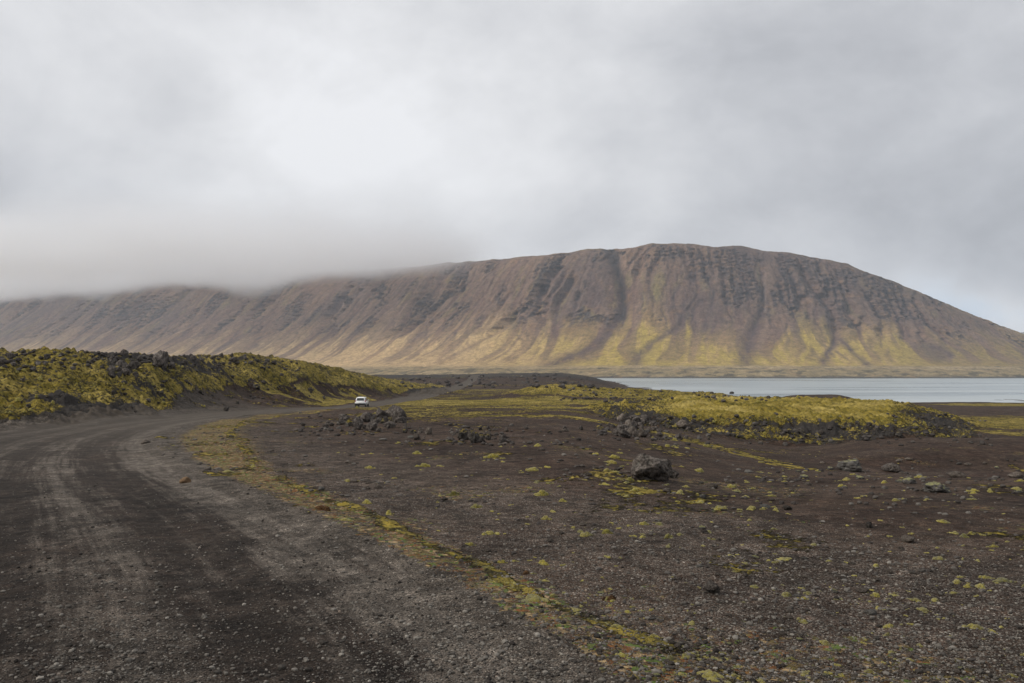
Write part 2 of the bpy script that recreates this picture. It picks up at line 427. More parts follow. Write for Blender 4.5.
# ground
def make_ground_mat(name, kind):
    gg = material(name); p = pos(gg)
    col = soil_colour(gg, p)
    gv = gg.attr('gravel')
    col = gg.mix(gg.attr('shoulder'), col, (.068, .056, .045))
    col, h = grit(gg, p, col, gg.m('MULTIPLY_ADD', gv, .75, .12))
    # dark lava, rubbly
    rk = gg.attr('rock'); rn = gg.noise(p, 1.6, 5, .7)
    rmask = gg.ss(gg.m('ADD', rk, gg.m('MULTIPLY', gg.m('SUBTRACT', rn, .5), 1.2)), .42, .60)
    rc = gg.mix(gg.noise(p, 5, 5, .7), (.012, .011, .011), (.070, .062, .056))
    col = gg.mix(rmask, col, rc)
    # rust coloured low plants
    ru = gg.attr('rust'); un = gg.noise(p, 7, 5, .7)
    umask = gg.ss(gg.m('ADD', ru, gg.m('MULTIPLY', gg.m('SUBTRACT', un, .5), 2.6)), .50, .72)
    pk = gg.xyz(gg.vor(gg.vm('ADD', p, gg.vm('SCALE', gg.noise(p, 9, 3, .6, col=True), scale=.12)), 17.0, out='Color'))
    uc = gg.mix(gg.ss(pk[0], .35, .5), (.165, .070, .024), (.120, .092, .030))
    uc = gg.mix(gg.ss(pk[1], .72, .8), uc, (.065, .098, .020))
    uc = gg.mix(gg.ss(pk[2], .70, .8), uc, (.27, .19, .10))
    uc = gg.vm('SCALE', uc, scale=gg.lin(pk[1], 0, 1, .55, 1.5))
    col = gg.mix(gg.m('MULTIPLY', umask, gg.ss(gg.noise(p, 30, 4, .7), .38, .6, .40, .95)), col, uc)
    # moss
    mo = gg.attr('moss'); q1 = gg.noise(p, .9, 5, .62); q2 = gg.noise(p, 4.5, 5, .65)
    mm = gg.m('ADD', mo, gg.m('ADD', gg.m('MULTIPLY', gg.m('SUBTRACT', q1, .5), 1.1), gg.m('MULTIPLY', gg.m('SUBTRACT', q2, .5), 1.0)))
    mmask = gg.ss(mm, .50, .64)
    mc = moss_colour(gg, p, gg.m('MULTIPLY', gg.attr('top'), .32))  # paler moss on the bank top, with the light it catches painted in
    spk = gg.m('ADD', gg.m('MULTIPLY', gg.noise(p, 3.2, 6, .75), .65), gg.m('MULTIPLY', gg.noise(p, .8, 5, .7), .35))
    mc = gg.mix(gg.m('MULTIPLY', gg.ss(gg.m('SUBTRACT', spk, gg.m('MULTIPLY', gg.attr('top'), .09)), .47, .57), .90), mc, (.022, .020, .012))
    col = gg.mix(mmask, col, mc)
    gg.put(gg.b.inputs['Base Color'], col)
    hh = gg.m('ADD', gg.m('MULTIPLY', h, .5), gg.m('ADD', gg.m('MULTIPLY', gg.noise(p, 14, 5, .7), .7), gg.m('MULTIPLY', mmask, .25)))
    n1 = bump(gg, hh, .7, .03)
    n2 = bump(gg, gg.m('MULTIPLY', gg.noise(p, 2.2, 5, .7), gg.m('MAXIMUM', rmask, mmask)), .9, .35, n1)
    gg.put(gg.b.inputs['Normal'], n2)
    return gg.mat
M_ground = make_ground_mat('ground_soil', 'g')

# road
gg = material('road_gravel'); p = pos(gg)
lat = gg.attr('lat'); lon = gg.attr('lon')
rv = gg.comb(gg.m('MULTIPLY', lat, 1.6), gg.m('MULTIPLY', lon, .085), 0.0)
s1 = gg.noise(rv, 1.0, 5, .62, .3)
s2 = gg.noise(gg.comb(gg.m('MULTIPLY', lat, 4.5), gg.m('MULTIPLY', lon, .16), 3.0), 1.0, 4, .6)
s3 = gg.noise(p, .8, 5, .65)
# bands along the road: loose light gravel heaped between dark wheel tracks
def band_(c, w, k=1.0):
    d = gg.m('DIVIDE', gg.m('SUBTRACT', gg.m('MULTIPLY_ADD', gg.m('SUBTRACT', s1, .5), .9, lat), c), w)
    return gg.m('MULTIPLY', gg.m('EXPONENT', gg.m('MULTIPLY', gg.m('MULTIPLY', d, d), -1.0)), k)
light = gg.m('ADD', band_(-.35, .62, 1.0), gg.m('ADD', band_(-2.55, .55, .62), gg.m('ADD', band_(-4.25, .5, .55), band_(-6.0, .45, .5))))
s4 = gg.noise(gg.comb(gg.m('MULTIPLY', lat, 9.0), gg.m('MULTIPLY', lon, .30), 7.0), 1.0, 4, .65)
light = gg.m('MULTIPLY', light, .75)
light = gg.m('ADD', light, gg.m('ADD', gg.m('MULTIPLY', gg.m('SUBTRACT', s2, .47), 1.5), gg.m('MULTIPLY', gg.m('SUBTRACT', s4, .5), 1.3)))
light = gg.m('ADD', light, gg.m('MULTIPLY', gg.m('SUBTRACT', s3, .5), 1.1))
light = gg.ss(light, .12, .88)
base = gg.mix(light, (.023, .0168, .0130), (.100, .084, .069))
base = gg.mix(gg.m('MULTIPLY', gg.ss(gg.noise(p, .35, 4, .6), .5, .7), .35), base, (.055, .036, .026))
col, h = grit(gg, p, base, gg.m('MULTIPLY_ADD', light, .60, .14))
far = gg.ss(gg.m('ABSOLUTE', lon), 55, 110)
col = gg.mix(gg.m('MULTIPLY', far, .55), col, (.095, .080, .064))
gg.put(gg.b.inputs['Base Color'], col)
hh = gg.m('ADD', gg.m('MULTIPLY', h, .6), gg.m('MULTIPLY', gg.noise(p, 16, 5, .7), .6))
gg.put(gg.b.inputs['Normal'], bump(gg, gg.m('MULTIPLY', s1, .5), .5, .06, bump(gg, hh, .6, .02)))
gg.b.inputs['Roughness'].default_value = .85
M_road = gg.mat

# ------------------------------------------------------------------ terrain sheet
az_in = np.arctan(np.linspace(-620, 620, 1180) / F)
out_l = np.linspace(-math.pi, az_in[0], 150)[:-1]; out_r = np.linspace(az_in[-1], math.pi, 150)[1:]
AZ = np.concatenate([out_l, az_in, out_r]).astype(np.float64)
RR = np.concatenate([[.6, 1.2, 1.8, 2.4], np.geomspace(3, 60, 720)[:-1], np.geomspace(60, 320, 620)[:-1], np.geomspace(320, 1100, 170)[:-1], np.geomspace(1100, 30000, 60)])
A2, R2 = np.meshgrid(AZ, RR)
depth = R2
XX = (np.sin(A2) * R2).ravel(); YY = (np.cos(A2) * R2).ravel()
fl = fields(XX, YY)
V = np.stack([XX, YY, fl['z']], 1).astype(np.float32)
nr, nc = len(RR), len(AZ)
ii, jj = np.meshgrid(np.arange(nr - 1), np.arange(nc - 1), indexing='ij')
a_ = (ii * nc + jj).ravel()
FQ = np.stack([a_, a_ + nc, a_ + nc + 1, a_ + 1], 1)
FQ = FQ[:, ::-1]                                   # normals up
def fm_(m): return m[FQ].mean(1)
froad = fm_(fl['road'].astype(np.float32)) > .5
fhill = (fm_(fl['hill']) > .25) & ~froad & (YY[FQ[:, 0]] > 0)
fbank = (fm_(fl['bank']) > .4) & ~froad & ~fhill
att = {k: fl[k] for k in ('moss', 'rock', 'rust', 'gravel', 'top', 'shoulder')}
sub_mesh('ground', V, FQ, ~froad & ~fhill & ~fbank, [M_ground], att, kind='structure')
sub_mesh('mossy_hill', V, FQ, fhill, [M_ground], att, kind='structure')
sub_mesh('mossy_bank', V, FQ, fbank, [M_ground], att, kind='structure')
sub_mesh('road', V, FQ, froad, [M_road], {'lat': fl['lat'], 'lon': fl['lon']}, kind='structure')
del fl, XX, YY, V, A2, R2

# ------------------------------------------------------------------ lake
gg = material('lake_water'); p = pos(gg)
gg.b.inputs['Roughness'].default_value = .10
gg.b.inputs['Specular IOR Level'].default_value = .5
rip = gg.noise(gg.vm('MULTIPLY', p, (.35, .9, 1)), 1.0, 4, .6)
rip2 = gg.noise(gg.vm('MULTIPLY', p, (.003, .012, 1)), 1.0, 5, .65)
gg.put(gg.b.inputs['Base Color'], gg.mix(gg.ss(rip2, .35, .65), (.20, .25, .28), (.38, .42, .43)))  # pale base: reflected sky and wind streaks put into the water colour
gg.put(gg.b.inputs['Normal'], bump(gg, rip, .16, .12))
gg.put(gg.b.inputs['Roughness'], gg.lin(rip2, .3, .7, .22, .42))
lx = np.linspace(-1200, 4200, 28); ly = np.linspace(330, 2350, 22)
LX, LY = np.meshgrid(lx, ly)
LV = np.stack([LX.ravel(), LY.ravel(), np.full(LX.size, LAKE_Z)], 1)
i2, j2 = np.meshgrid(np.arange(21), np.arange(27), indexing='ij'); a2 = (i2 * 28 + j2).ravel()
mesh_np('lake', LV, np.stack([a2, a2 + 1, a2 + 29, a2 + 28], 1), [gg.mat], kind='structure')

# ------------------------------------------------------------------ mountain
KN = np.array([  # crest x, crest y, crest z, foot x, foot y
    (-9000, 7600, 560, -9500, 6700), (-6000, 6300, 560, -6400, 5500), (-3128, 4864, 540, -3560, 4100), (-1577, 4025, 500, -2000, 3300),
    (-474, 3367, 446, -850, 2700), (-46, 3072, 441, -400, 2400), (260, 2880, 447, 0, 2190), (543, 2736, 448, 370, 2080), (830, 2740, 434, 700, 2040),
    (1120, 2690, 377, 1000, 2060), (1310, 2690, 314, 1250, 2100), (1480, 2690, 228, 1450, 2160), (1650, 2690, 160, 1680, 2250), (1900, 2690, 72, 1980, 2400), (2250, 2690, -8, 2260, 2560)], float)
NU = 1750; NV = 420
kx = np.linspace(0, 1, len(KN))
seg = np.hypot(np.diff(KN[:, 0]), np.diff(KN[:, 1])); kl = np.concatenate([[0], np.cumsum(seg)])
# sample more densely where the slope is near
dens = np.concatenate([np.linspace(kl[0], kl[2], 180)[:-1], np.linspace(kl[2], kl[4], 480)[:-1], np.linspace(kl[4], kl[-1], NU - 658)])
NU = len(dens)
def smooth_knots(c):
    v = np.interp(np.linspace(kl[0], kl[-1], 4000), kl, KN[:, c]); k = np.hanning(181); k /= k.sum()
    v2 = np.convolve(np.pad(v, 90, mode='reflect', reflect_type='odd'), k, 'valid')
    return np.interp(dens, np.linspace(kl[0], kl[-1], 4000), v2)
cx, cyy, cz, fx_, fy_ = (smooth_knots(c) for c in range(5))
vv = np.concatenate([np.linspace(-.25, 0, 25)[:-1], np.linspace(0, 1, 340), np.linspace(1, 2.2, 58)[1:]])
U, VV = np.meshgrid(dens, vv)
cX, _ = np.meshgrid(cx, vv); cY, _ = np.meshgrid(cyy, vv); cZ, _ = np.meshgrid(cz, vv); fX, _ = np.meshgrid(fx_, vv); fY, _ = np.meshgrid(fy_, vv)
ox = fX - cX; oy = fY - cY; ol = np.hypot(ox, oy); ox /= ol; oy /= ol
s = U / 100.0
hprof = np.interp(VV, [-.25, 0, .10, .25, .42, .58, .74, .88, 1.0], [0, 0, .028, .125, .30, .50, .765, .945, 1.0])
k = np.hanning(25); k /= k.sum()
hcol = hprof[:, 0]; hcol = np.convolve(np.pad(hcol, 12, mode='edge'), k, 'valid'); hprof = np.repeat(hcol[:, None], NU, 1)
vc = np.clip(VV, 0, 1)
Z0 = 14.0
PX = fX + (cX - fX) * VV; PY = fY + (cY - fY) * VV
PZ = Z0 + (cZ - Z0) * hprof
# shelf in front of the foot running into the water
shelf = VV < 0
PZ = np.where(shelf, np.interp(VV, [-.25, -.21, -.14, 0], [-17, -10, 3, Z0]), PZ)
# plateau behind the crest
bk = VV > 1
nose = ss(U, kl[8], kl[10])
PX = np.where(bk, cX + (VV - 1) * 150 * (1 - nose), PX); PY = np.where(bk, cY + (VV - 1) * 1300, PY)
PZ = np.where(bk, cZ * (1 - .02 * (VV - 1)) - nose * (VV - 1) * 260 - 160 * ss(VV, 1.5, 2.2), PZ)
# fall-line gullies: water let down the slope row by row, gathering and cutting as it goes
pxm = 512 + F * PX / PY; rowm = HOR - (PZ - CAM_H) / PY * F
sw = s + .35 * perlin(s * .8, vc * 2.5, 300) + .12 * perlin(s * 3, vc * 6, 301)
n_bb = fbm(s * 8, vc * 14, 3, 329)
crag = ss(fbm(s * 1.1, vc * 4.0, 5, 330) * 1.35 - .10 + .48 * ss(pxm, 640, 720) * (1 - ss(pxm, 900, 960)) * np.exp(-((vc - .72) / .20) ** 2)
          + .22 * np.exp(-((vc - .62) / .16) ** 2) * (1 - ss(pxm, 560, 620)), .10, .34) * ss(vc, .36, .50)
def path0(knots, w0, w1):
    rs = [k_[1] for k_ in knots]; cs = [k_[0] for k_ in knots]
    c = np.interp(rowm, rs, cs); t = np.clip((rowm - rs[0]) / (rs[-1] - rs[0]), 0, 1)
    return np.exp(-((pxm - c) / (w0 + (w1 - w0) * t)) ** 2) * (rowm > rs[0] - 3) * (rowm < rs[-1] + 2)
H = 26 * perlin(sw * .20 + vc * .5, vc * 1.6, 311) + 8 * fbm(sw * .8, vc * 5.0, 4, 312) + 3.0 * fbm(sw * 5, vc * 9, 3, 313)
H = H - 38 * path0([(607, 244), (613, 262), (621, 290), (620, 325)], 7, 5) - 14 * path0([(762, 262), (767, 305), (752, 340), (746, 366)], 5, 5) \
      - 14 * path0([(800, 256), (815, 285), (836, 310), (839, 345)], 5, 5) - 10 * path0([(560, 256), (545, 280), (520, 310), (470, 350)], 7, 7)
dx_ = np.gradient(dens)[None, :]
rows_v = [i for i in range(s.shape[0]) if -.02 < vv[i] <= 1.0]
top_, bot_ = max(rows_v), min(rows_v)
Acc = np.ones_like(H)
rough_ = .12 + .85 * ss(fbm(s * .45, vc * 1.5, 3, 377) + .25 * crag, -.05, .4)
for it in range(7):
    A = np.ones(H.shape[1]) * 1.0
    for i in range(top_, bot_, -1):
        Acc[i] = A
        hn = H[i - 1] 
        l_ = np.roll(hn, 1); r_ = np.roll(hn, -1); mn = np.minimum(np.minimum(l_, r_), hn)
        T_ = .25
        wl_, wc_, wr_ = np.exp(-np.minimum(l_ - mn, 9) / T_), np.exp(-np.minimum(hn - mn, 9) / T_) * 1.15, np.exp(-np.minimum(r_ - mn, 9) / T_)
        tt_ = wl_ + wc_ + wr_
        A = A * wc_ / tt_ + np.roll(A * wl_ / tt_, -1) + np.roll(A * wr_ / tt_, 1) + .6
    E = np.clip(np.sqrt(Acc / 40.0), 0, 5.2) - .5
    kv = ss(vc, .25, .50) * (1 - .55 * ss(vc, .90, 1.0)) * (1 - .35 * crag)
    H = H - 1.6 * E * kv * rough_
    lim = np.where(crag > .5, 1.25, .80) * dx_
    for _ in range(3):                     # sides slump back to their angle of rest
        H = np.minimum(H, np.roll(H, 1, 1) + lim); H = np.minimum(H, np.roll(H, -1, 1) + lim)
    H[1:-1] = .25 * H[:-2] + .5 * H[1:-1] + .25 * H[2:]
    Hs = H.copy()
    for _ in range(3): Hs = (np.roll(Hs, 1, 1) + Hs + np.roll(Hs, -1, 1)) / 3
    wsm = (1 - ss(vc, .35, .6)) * .6 + .15; H = H * (1 - wsm) + Hs * wsm
lA = np.log(np.maximum(Acc, 1)) / math.log(900.)
fl_ = lA.copy()
Hm = H.mean()
cut = -(H - H.max() * .5) * (ss(vc, .02, .40) * .95 + .05) * (1 - .55 * ss(vc, .93, 1.0))
cut = cut - 3.0 * perlin(s * 13, vc * 30, 314) * ss(vc, .3, .5)
lh = PZ / 19.0 + 3.4 * fbm(s * .45, vc * 1.4, 3, 340) + .35 * n_bb
led = np.abs((lh % 1.0) - .5) * 2
cut += crag * (led * 5 * ss(fbm(s * 2.2, vc * 5, 3, 346), -.2, .3) + 12 * fbm(s * 6, PZ / 10, 4, 345))
cut = cut * (1 - bk * 1.0) + bk * cut[top_][None, :]
dH = np.gradient(H, axis=1) / dx_                  # lateral steepness
curv = (np.roll(H, 4, 1) + np.roll(H, -4, 1) - 2 * H)
up = ss(vc, .35, .62)
amp = ss(vc, .04, .35)
def path(knots, w0, w1):
    rs = [k_[1] for k_ in knots]; cs = [k_[0] for k_ in knots]
    c = np.interp(rowm, rs, cs) + 2.0 * perlin(rowm / 9, rowm * 0, 350)
    t = np.clip((rowm - rs[0]) / (rs[-1] - rs[0]), 0, 1)
    w = w0 + (w1 - w0) * t
    on = ss(rowm, rs[0] - 3, rs[0] + 3) * (1 - ss(rowm, rs[-1] - 2, rs[-1] + 5))
    return np.exp(-((pxm - c) / w) ** 2) * on * (VV <= 1.05)
big1 = path([(607, 246), (613, 262), (621, 290), (620, 318)], 6, 4)
deb1 = path([(620, 312), (606, 335), (585, 350), (552, 366)], 3, 16)
sc1 = path([(766, 285), (767, 305), (758, 325), (748, 340), (746, 368)], 2.4, 11)
sc2 = path([(800, 258), (815, 285), (833, 305), (839, 326), (838, 345)], 2.8, 5)
sc3 = path([(839, 338), (829, 352), (822, 370)], 3, 7)
sc4 = path([(839, 335), (852, 350), (874, 370)], 3, 6)
sc5 = path([(690, 262), (700, 300), (676, 328), (648, 345), (632, 366)], 3, 8)
sc6 = path([(545, 275), (530, 310), (500, 330), (440, 362)], 3, 4)
scars = [sc1, sc2, sc3, sc4, sc5]
cut += 16 * big1 + 7 * sum(scars)
PX2 = PX - ox * cut; PY2 = PY - oy * cut
PZ2 = PZ + (VV > .9) * 6.5 * fbm(s * 1.1, VV * 3, 5, 360) * ss(VV, .9, 1) + 5 * fbm(s * .25, s * 0, 3, 361) * ss(VV, .5, 1) * (1 - nose)
PZ2 += ss(VV, .90, 1.0) * (VV < 1.3) * 3.2 * lut(pxm, [540, 565, 600, 622, 650, 690, 716, 745, 775, 800, 850, 872, 900], [0, -.5, 1.6, -2.2, 1, 1.4, -1.6, 1.5, -.8, .8, 1.4, -1.4, 0])
PZ2 += (1 - ss(VV, -.02, .08)) * 7.0 * billow(PX / 50, PY / 30, 3, 365)
# colours of rock, scree, grass (per point, with some sun and shade painted in)
def C(*c): return np.array(c, float)
def blend(col, m, c): m = np.clip(m, 0, 1)[..., None]; return col * (1 - m) + c * m
n_a = fbm(s * 1.2, vc * 3, 5, 370); n_b = fbm(s * 9, vc * 9, 4, 371); st = fbm(sw * 9, vc * 1.6, 4, 372); st2 = fbm(sw * 3.2, vc * 1.1, 4, 373)
col = np.ones(s.shape + (3,)) * C(.150, .091, .070)
col = blend(col, ss(n_a, -.25, .45) * .75, C(.215, .136, .090))
col = blend(col, ss(st, .0, .5) * .55, C(.068, .050, .048))
col = blend(col, ss(-curv, .3, 2.2) * .45 * amp, C(.225, .155, .105))       # lighter along the ribs
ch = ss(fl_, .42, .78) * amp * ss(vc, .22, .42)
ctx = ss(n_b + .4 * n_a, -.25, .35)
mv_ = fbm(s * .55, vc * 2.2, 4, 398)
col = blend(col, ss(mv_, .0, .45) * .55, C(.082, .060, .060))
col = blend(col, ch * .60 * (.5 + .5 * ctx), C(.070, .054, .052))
# grass on the lower slopes, kept off by running debris
lim_v = lut(pxm, [0, 300, 420, 520, 600, 640, 760, 860, 950, 1010], [.16, .20, .26, .27, .34, .40, .33, .33, .26, .30])
deb_ = ss(fbm(sw * 1.5, vc * .5, 3, 399) + .10 * ss(fl_, .4, .7), .0, .28)
limr = lut(pxm, [0, 200, 330, 380, 440, 490, 530, 570, 600, 622, 648, 680, 715, 752, 775, 800, 832, 850, 880, 910, 950, 990], [352, 352, 346, 340, 340, 328, 336, 346, 340, 338, 322, 334, 346, 356, 346, 332, 350, 346, 332, 346, 354, 350])
rr_n = rowm + 5 + 11 * st2 + 7 * st + 6 * n_b + 4 * n_bb
lowm = ss(rr_n, limr - 4, limr + 9) * (1 - .75 * deb_ * ss(vc, .05, .2))
low2 = .42 * ss(rr_n - 22 * deb_, limr - 26, limr + 2)
lowm = np.maximum(lowm, low2)
grassc = blend(np.ones(s.shape + (3,)) * C(.41, .300, .062), ss(n_b + n_a, -.2, .5) * .8, C(.44, .300, .110))
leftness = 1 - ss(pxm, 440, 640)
grassc = blend(grassc, leftness * .8, C(.50, .345, .190))  # warm beige to the left: sunlight on the foot put into the grass colour
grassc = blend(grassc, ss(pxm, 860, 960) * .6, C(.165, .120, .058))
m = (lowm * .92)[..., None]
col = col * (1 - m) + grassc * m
hg = ss(fbm(sw * 2.6, vc * 5, 4, 380), .22, .5) * ss(vc, .3, .45) * (1 - ss(vc, .75, .9)) * .5
hg = hg + np.exp(-((pxm - 657 - 3 * n_b) / 6) ** 2 - ((rowm - 290) / 14) ** 2) * 1.0
col = blend(col, hg * (1 - crag * .7) * (1 - .7 * ch), C(.215, .170, .068))
ct = ss(vc, .93, 1.0) * ss(n_b + .4, -.1, .6) * ss(pxm, 380, 520)
col = blend(col, ct * .75, C(.175, .145, .058))
col = blend(col, ss(pxm, 820, 900) * ss(vc, .55, .95) * .55 * ss(n_b, -.5, .3), C(.165, .130, .058))
cr = crag * ss(led * .75 + 1.3 * n_b + .8 * n_bb, .15, .60)
col = blend(col, cr * .9, C(.034, .029, .032))
col = blend(col, crag * ss(n_b - .3 * n_bb, .15, .6) * .5, C(.17, .135, .115))
col = blend(col, ss(pxm, 630, 720) * (1 - ss(pxm, 900, 990)) * ss(vc, .42, .56) * .42, C(.082, .058, .055))
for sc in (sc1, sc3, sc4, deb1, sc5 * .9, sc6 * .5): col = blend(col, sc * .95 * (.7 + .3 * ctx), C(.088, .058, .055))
col = blend(col, sc2 * .8, C(.165, .105, .085))
col = blend(col, np.exp(-((pxm - 767) / 1.2) ** 2) * (rowm > 270) * (rowm < 312) * .5, C(.24, .18, .15))
col = blend(col, big1 * (.75 + .25 * ctx), C(.034, .028, .030))  # dark rock, plus the deep gully's shade put into the colour
# foot shelf: dull heath with dark shore
hc = np.ones(s.shape + (3,)) * C(.27, .205, .105)
hc = blend(hc, ss(fbm(PX / 45, PY / 22, 4, 390), .0, .30) * .85, C(.085, .070, .042))
hc = blend(hc, ss(fbm(PX / 120, PY / 50, 4, 391) + .5 * ss(VV, -.10, -.01), .1, .5) * .8, C(.36, .27, .15))
col = blend(col, 1 - ss(VV, -.02, .07), hc)
hc2 = C(.07, .062, .052)
col = blend(col, (1 - ss(PZ2, LAKE_Z + 2, LAKE_Z + 5)), hc2)
col = np.concatenate([col, np.ones(s.shape + (1,))], 2)
MV = np.stack([PX2.ravel(), PY2.ravel(), PZ2.ravel()], 1)
nr_, nc_ = s.shape
ii, jj = np.meshgrid(np.arange(nr_ - 1), np.arange(nc_ - 1), indexing='ij'); a_ = (ii * nc_ + jj).ravel()
MF = np.stack([a_, a_ + 1, a_ + nc_ + 1, a_ + nc_], 1)
gg = material('mountain_rock'); p = pos(gg)
ac = gg.attr('tone', 'Color')
dn_ = gg.noise(p, .06, 6, .7); dn2 = gg.noise(p, .25, 4, .65)
mcell = gg.xyz(gg.vor(gg.vm('ADD', p, gg.vm('SCALE', gg.noise(p, .05, 3, .6, col=True), scale=30.0)), .16, out='Color'))[0]
fac = gg.m('ADD', gg.lin(dn_, .25, .75, .50, 1.35), gg.m('ADD', gg.m('MULTIPLY', gg.m('SUBTRACT', dn2, .5), .9), gg.lin(mcell, 0, 1, -.14, .14)))
ac = gg.mix(gg.ss(gg.noise(p, .018, 6, .75), .52, .66, 0, .35), ac, (.27, .155, .070))
gg.put(gg.b.inputs['Base Color'], gg.vm('SCALE', ac, scale=fac))
gg.put(gg.b.inputs['Normal'], bump(gg, gg.m('MULTIPLY_ADD', dn2, .4, dn_), .9, 10.0))
gg.b.inputs['Specular IOR Level'].default_value = .1
mesh_np('mountain', MV, MF, [gg.mat], True, {'tone': col.reshape(-1, 4)}, kind='structure')

# far hill seen past the end of the mountain
gg = material('far_hill_rock'); p = pos(gg)
gg.put(gg.b.inputs['Base Color'], gg.mix(gg.noise(p, .01, 5, .6), (.08, .075, .08), (.16, .14, .12)))
th = np.linspace(0, 1, 90); dd = np.linspace(0, 1, 30); T, D_ = np.meshgrid(th, dd)
hx = 3600 + T * 5200; hy = 7000 + D_ * 2500 + 0 * T
hh_ = (lut(T, [0, .1, .25, .5, .8, 1], [0, 230, 400, 520, 420, 0]) + 40 * fbm(T * 9, D_ * 3, 4, 400)) * np.sin(np.clip(D_, 0, 1) * math.pi) ** .7 - 18
i2, j2 = np.meshgrid(np.arange(29), np.arange(89), indexing='ij'); a2 = (i2 * 90 + j2).ravel()
mesh_np('distant_hill', np.stack([hx.ravel(), hy.ravel(), hh_.ravel()], 1), np.stack([a2, a2 + 1, a2 + 91, a2 + 90], 1), [gg.mat], kind='structure')

# ------------------------------------------------------------------ air: haze and the low cloud lying on the ridge
def box_mesh(name, x0, x1, y0, y1, z0, z1, mat, **props):
    v = [(x, y, z) for x in (x0, x1) for y in (y0, y1) for z in (z0, z1)]
    f = [(0, 1, 3, 2), (4, 6, 7, 5), (0, 4, 5, 1), (2, 3, 7, 6), (0, 2, 6, 4), (1, 5, 7, 3)]
    return mesh_np(name, v, f, [mat], False, **props)
def vol_material(name):
    m = bpy.data.materials.new(name); m.use_nodes = True; nt = m.node_tree; nt.nodes.clear()
    o = nt.nodes.new('ShaderNodeOutputMaterial'); v = nt.nodes.new('ShaderNodeVolumePrincipled')
    nt.links.new(v.outputs[0], o.inputs['Volume'])
    return m, v, G(nt)
m, v, gg = vol_material('haze_air')
v.inputs['Color'].default_value = (.80, .89, 1.0, 1); v.inputs['Density'].default_value = .000068; v.inputs['Anisotropy'].default_value = .1
box_mesh('haze', -12000, 12000, -600, 12000, -25, 640, m, kind='stuff')
m, v, gg = vol_material('cloud_mist')
p = pos(gg); px_, py_, pz_ = gg.xyz(p)
nz = gg.noise(gg.vm('MULTIPLY', p, (1, 1, 1.6)), .0016, 4, .55)
nz2 = gg.noise(p, .005, 4, .65)
zlow = gg.lin(px_, -3500, -300, 375, 350)
hgt = gg.m('SUBTRACT', pz_, zlow)
hgt = gg.m('MULTIPLY_ADD', gg.m('SUBTRACT', nz, .5), 260, hgt)
hgt = gg.m('MULTIPLY_ADD', gg.m('SUBTRACT', nz2, .5), 90, hgt)
dn = gg.ss(hgt, 0, 90)
# thins out towards the open end of the ridge and upwards
edge = gg.m('MULTIPLY_ADD', gg.m('SUBTRACT', nz, .5), 900, px_)
dn = gg.m('MULTIPLY', dn, gg.m('MULTIPLY', gg.ss(edge, 100, -750), gg.ss(px_, 20, -420)))
dn = gg.m('MULTIPLY', dn, gg.ss(gg.m('MULTIPLY_ADD', gg.m('SUBTRACT', nz, .5), 300, pz_), 650, 430))
dn = gg.m('MULTIPLY', dn, gg.m('MULTIPLY', gg.ss(py_, 2500, 3000), .0115))
gg.put(v.inputs['Density'], dn); v.inputs['Color'].default_value = (.99, .993, 1.0, 1); v.inputs['Anisotropy'].default_value = .72
box_mesh('cloud', -9500, 100, 2450, 7600, 270, 880, m, kind='stuff')


# ------------------------------------------------------------------ things lying about
from mathutils import noise as mnoise
def tag(o, label=None, cat=None, group=None, kind=None):
    if label: o['label'] = label
    if cat: o['category'] = cat
    if group: o['group'] = group
    if kind: o['kind'] = kind
    return o
_SQ = np.geomspace(3.6, 700, 800)
def hits(pxs, rows):
    out = []
    for a, b in zip(pxs, rows):
        x = (a - 512) / F * _SQ
        z = fields(x, _SQ)['z']; zz = CAM_H - (b - HOR) / F * _SQ
        d = z - zz
        k = int(np.argmax(d >= 0))
        if d[k] < 0 or k == 0: k = len(_SQ) - 1; q = _SQ[k]
        else: q = _SQ[k - 1] + (_SQ[k] - _SQ[k - 1]) * (-d[k - 1]) / (d[k] - d[k - 1])
        out.append(((a - 512) / F * q, q, CAM_H - (b - HOR) / F * q))
    return out

def ico(sub):
    bm = bmesh.new(); bmesh.ops.create_icosphere(bm, subdivisions=sub, radius=1.0)
    V = np.array([v.co[:] for v in bm.verts]); Fc = np.array([[v.index for v in f.verts] for f in bm.faces]); bm.free()
    return V, Fc
def rock_mesh(name, seed, mat, rough=1.0, sub=4, flat=.7, facets=9):
    V, Fc = ico(sub); r = random.Random(seed); out = []
    planes = []
    for _ in range(facets):
        n = Vector((r.gauss(0, 1), r.gauss(0, 1), r.gauss(0, .8))).normalized(); planes.append((n, r.uniform(.55, .88)))
    off = Vector((seed * 3.7, seed * 1.3, seed * 2.1))
    for v in V:
        d = Vector(v); rad = 1.0
        for n, c in planes:
            t = d.dot(n)
            if t > 0.05: rad = min(rad, c / t)
        rad = rad + .16 * rough * mnoise.fractal(d * 1.7 + off, .9, 2.1, 4)
        k = mnoise.noise(d * 4.2 + off); rad -= .16 * rough * (max(0, .32 - abs(k))) 
        rad += .05 * rough * mnoise.fractal(d * 7 + off, .8, 2, 3)
        out.append((d.x * rad, d.y * rad, d.z * rad))
    P = np.array(out); P[:, :2] /= np.abs(P[:, :2]).max(); P[:, 2] -= 0
    P[:, 2] *= flat
    P[:, 2] -= P[:, 2].min(); P[:, 2] -= .22 * P[:, 2].max()       # sunk a little into the ground
    P[:, 2] /= P[:, 2].max()
    return mesh_np(name, P, Fc, [mat], True, link=False)

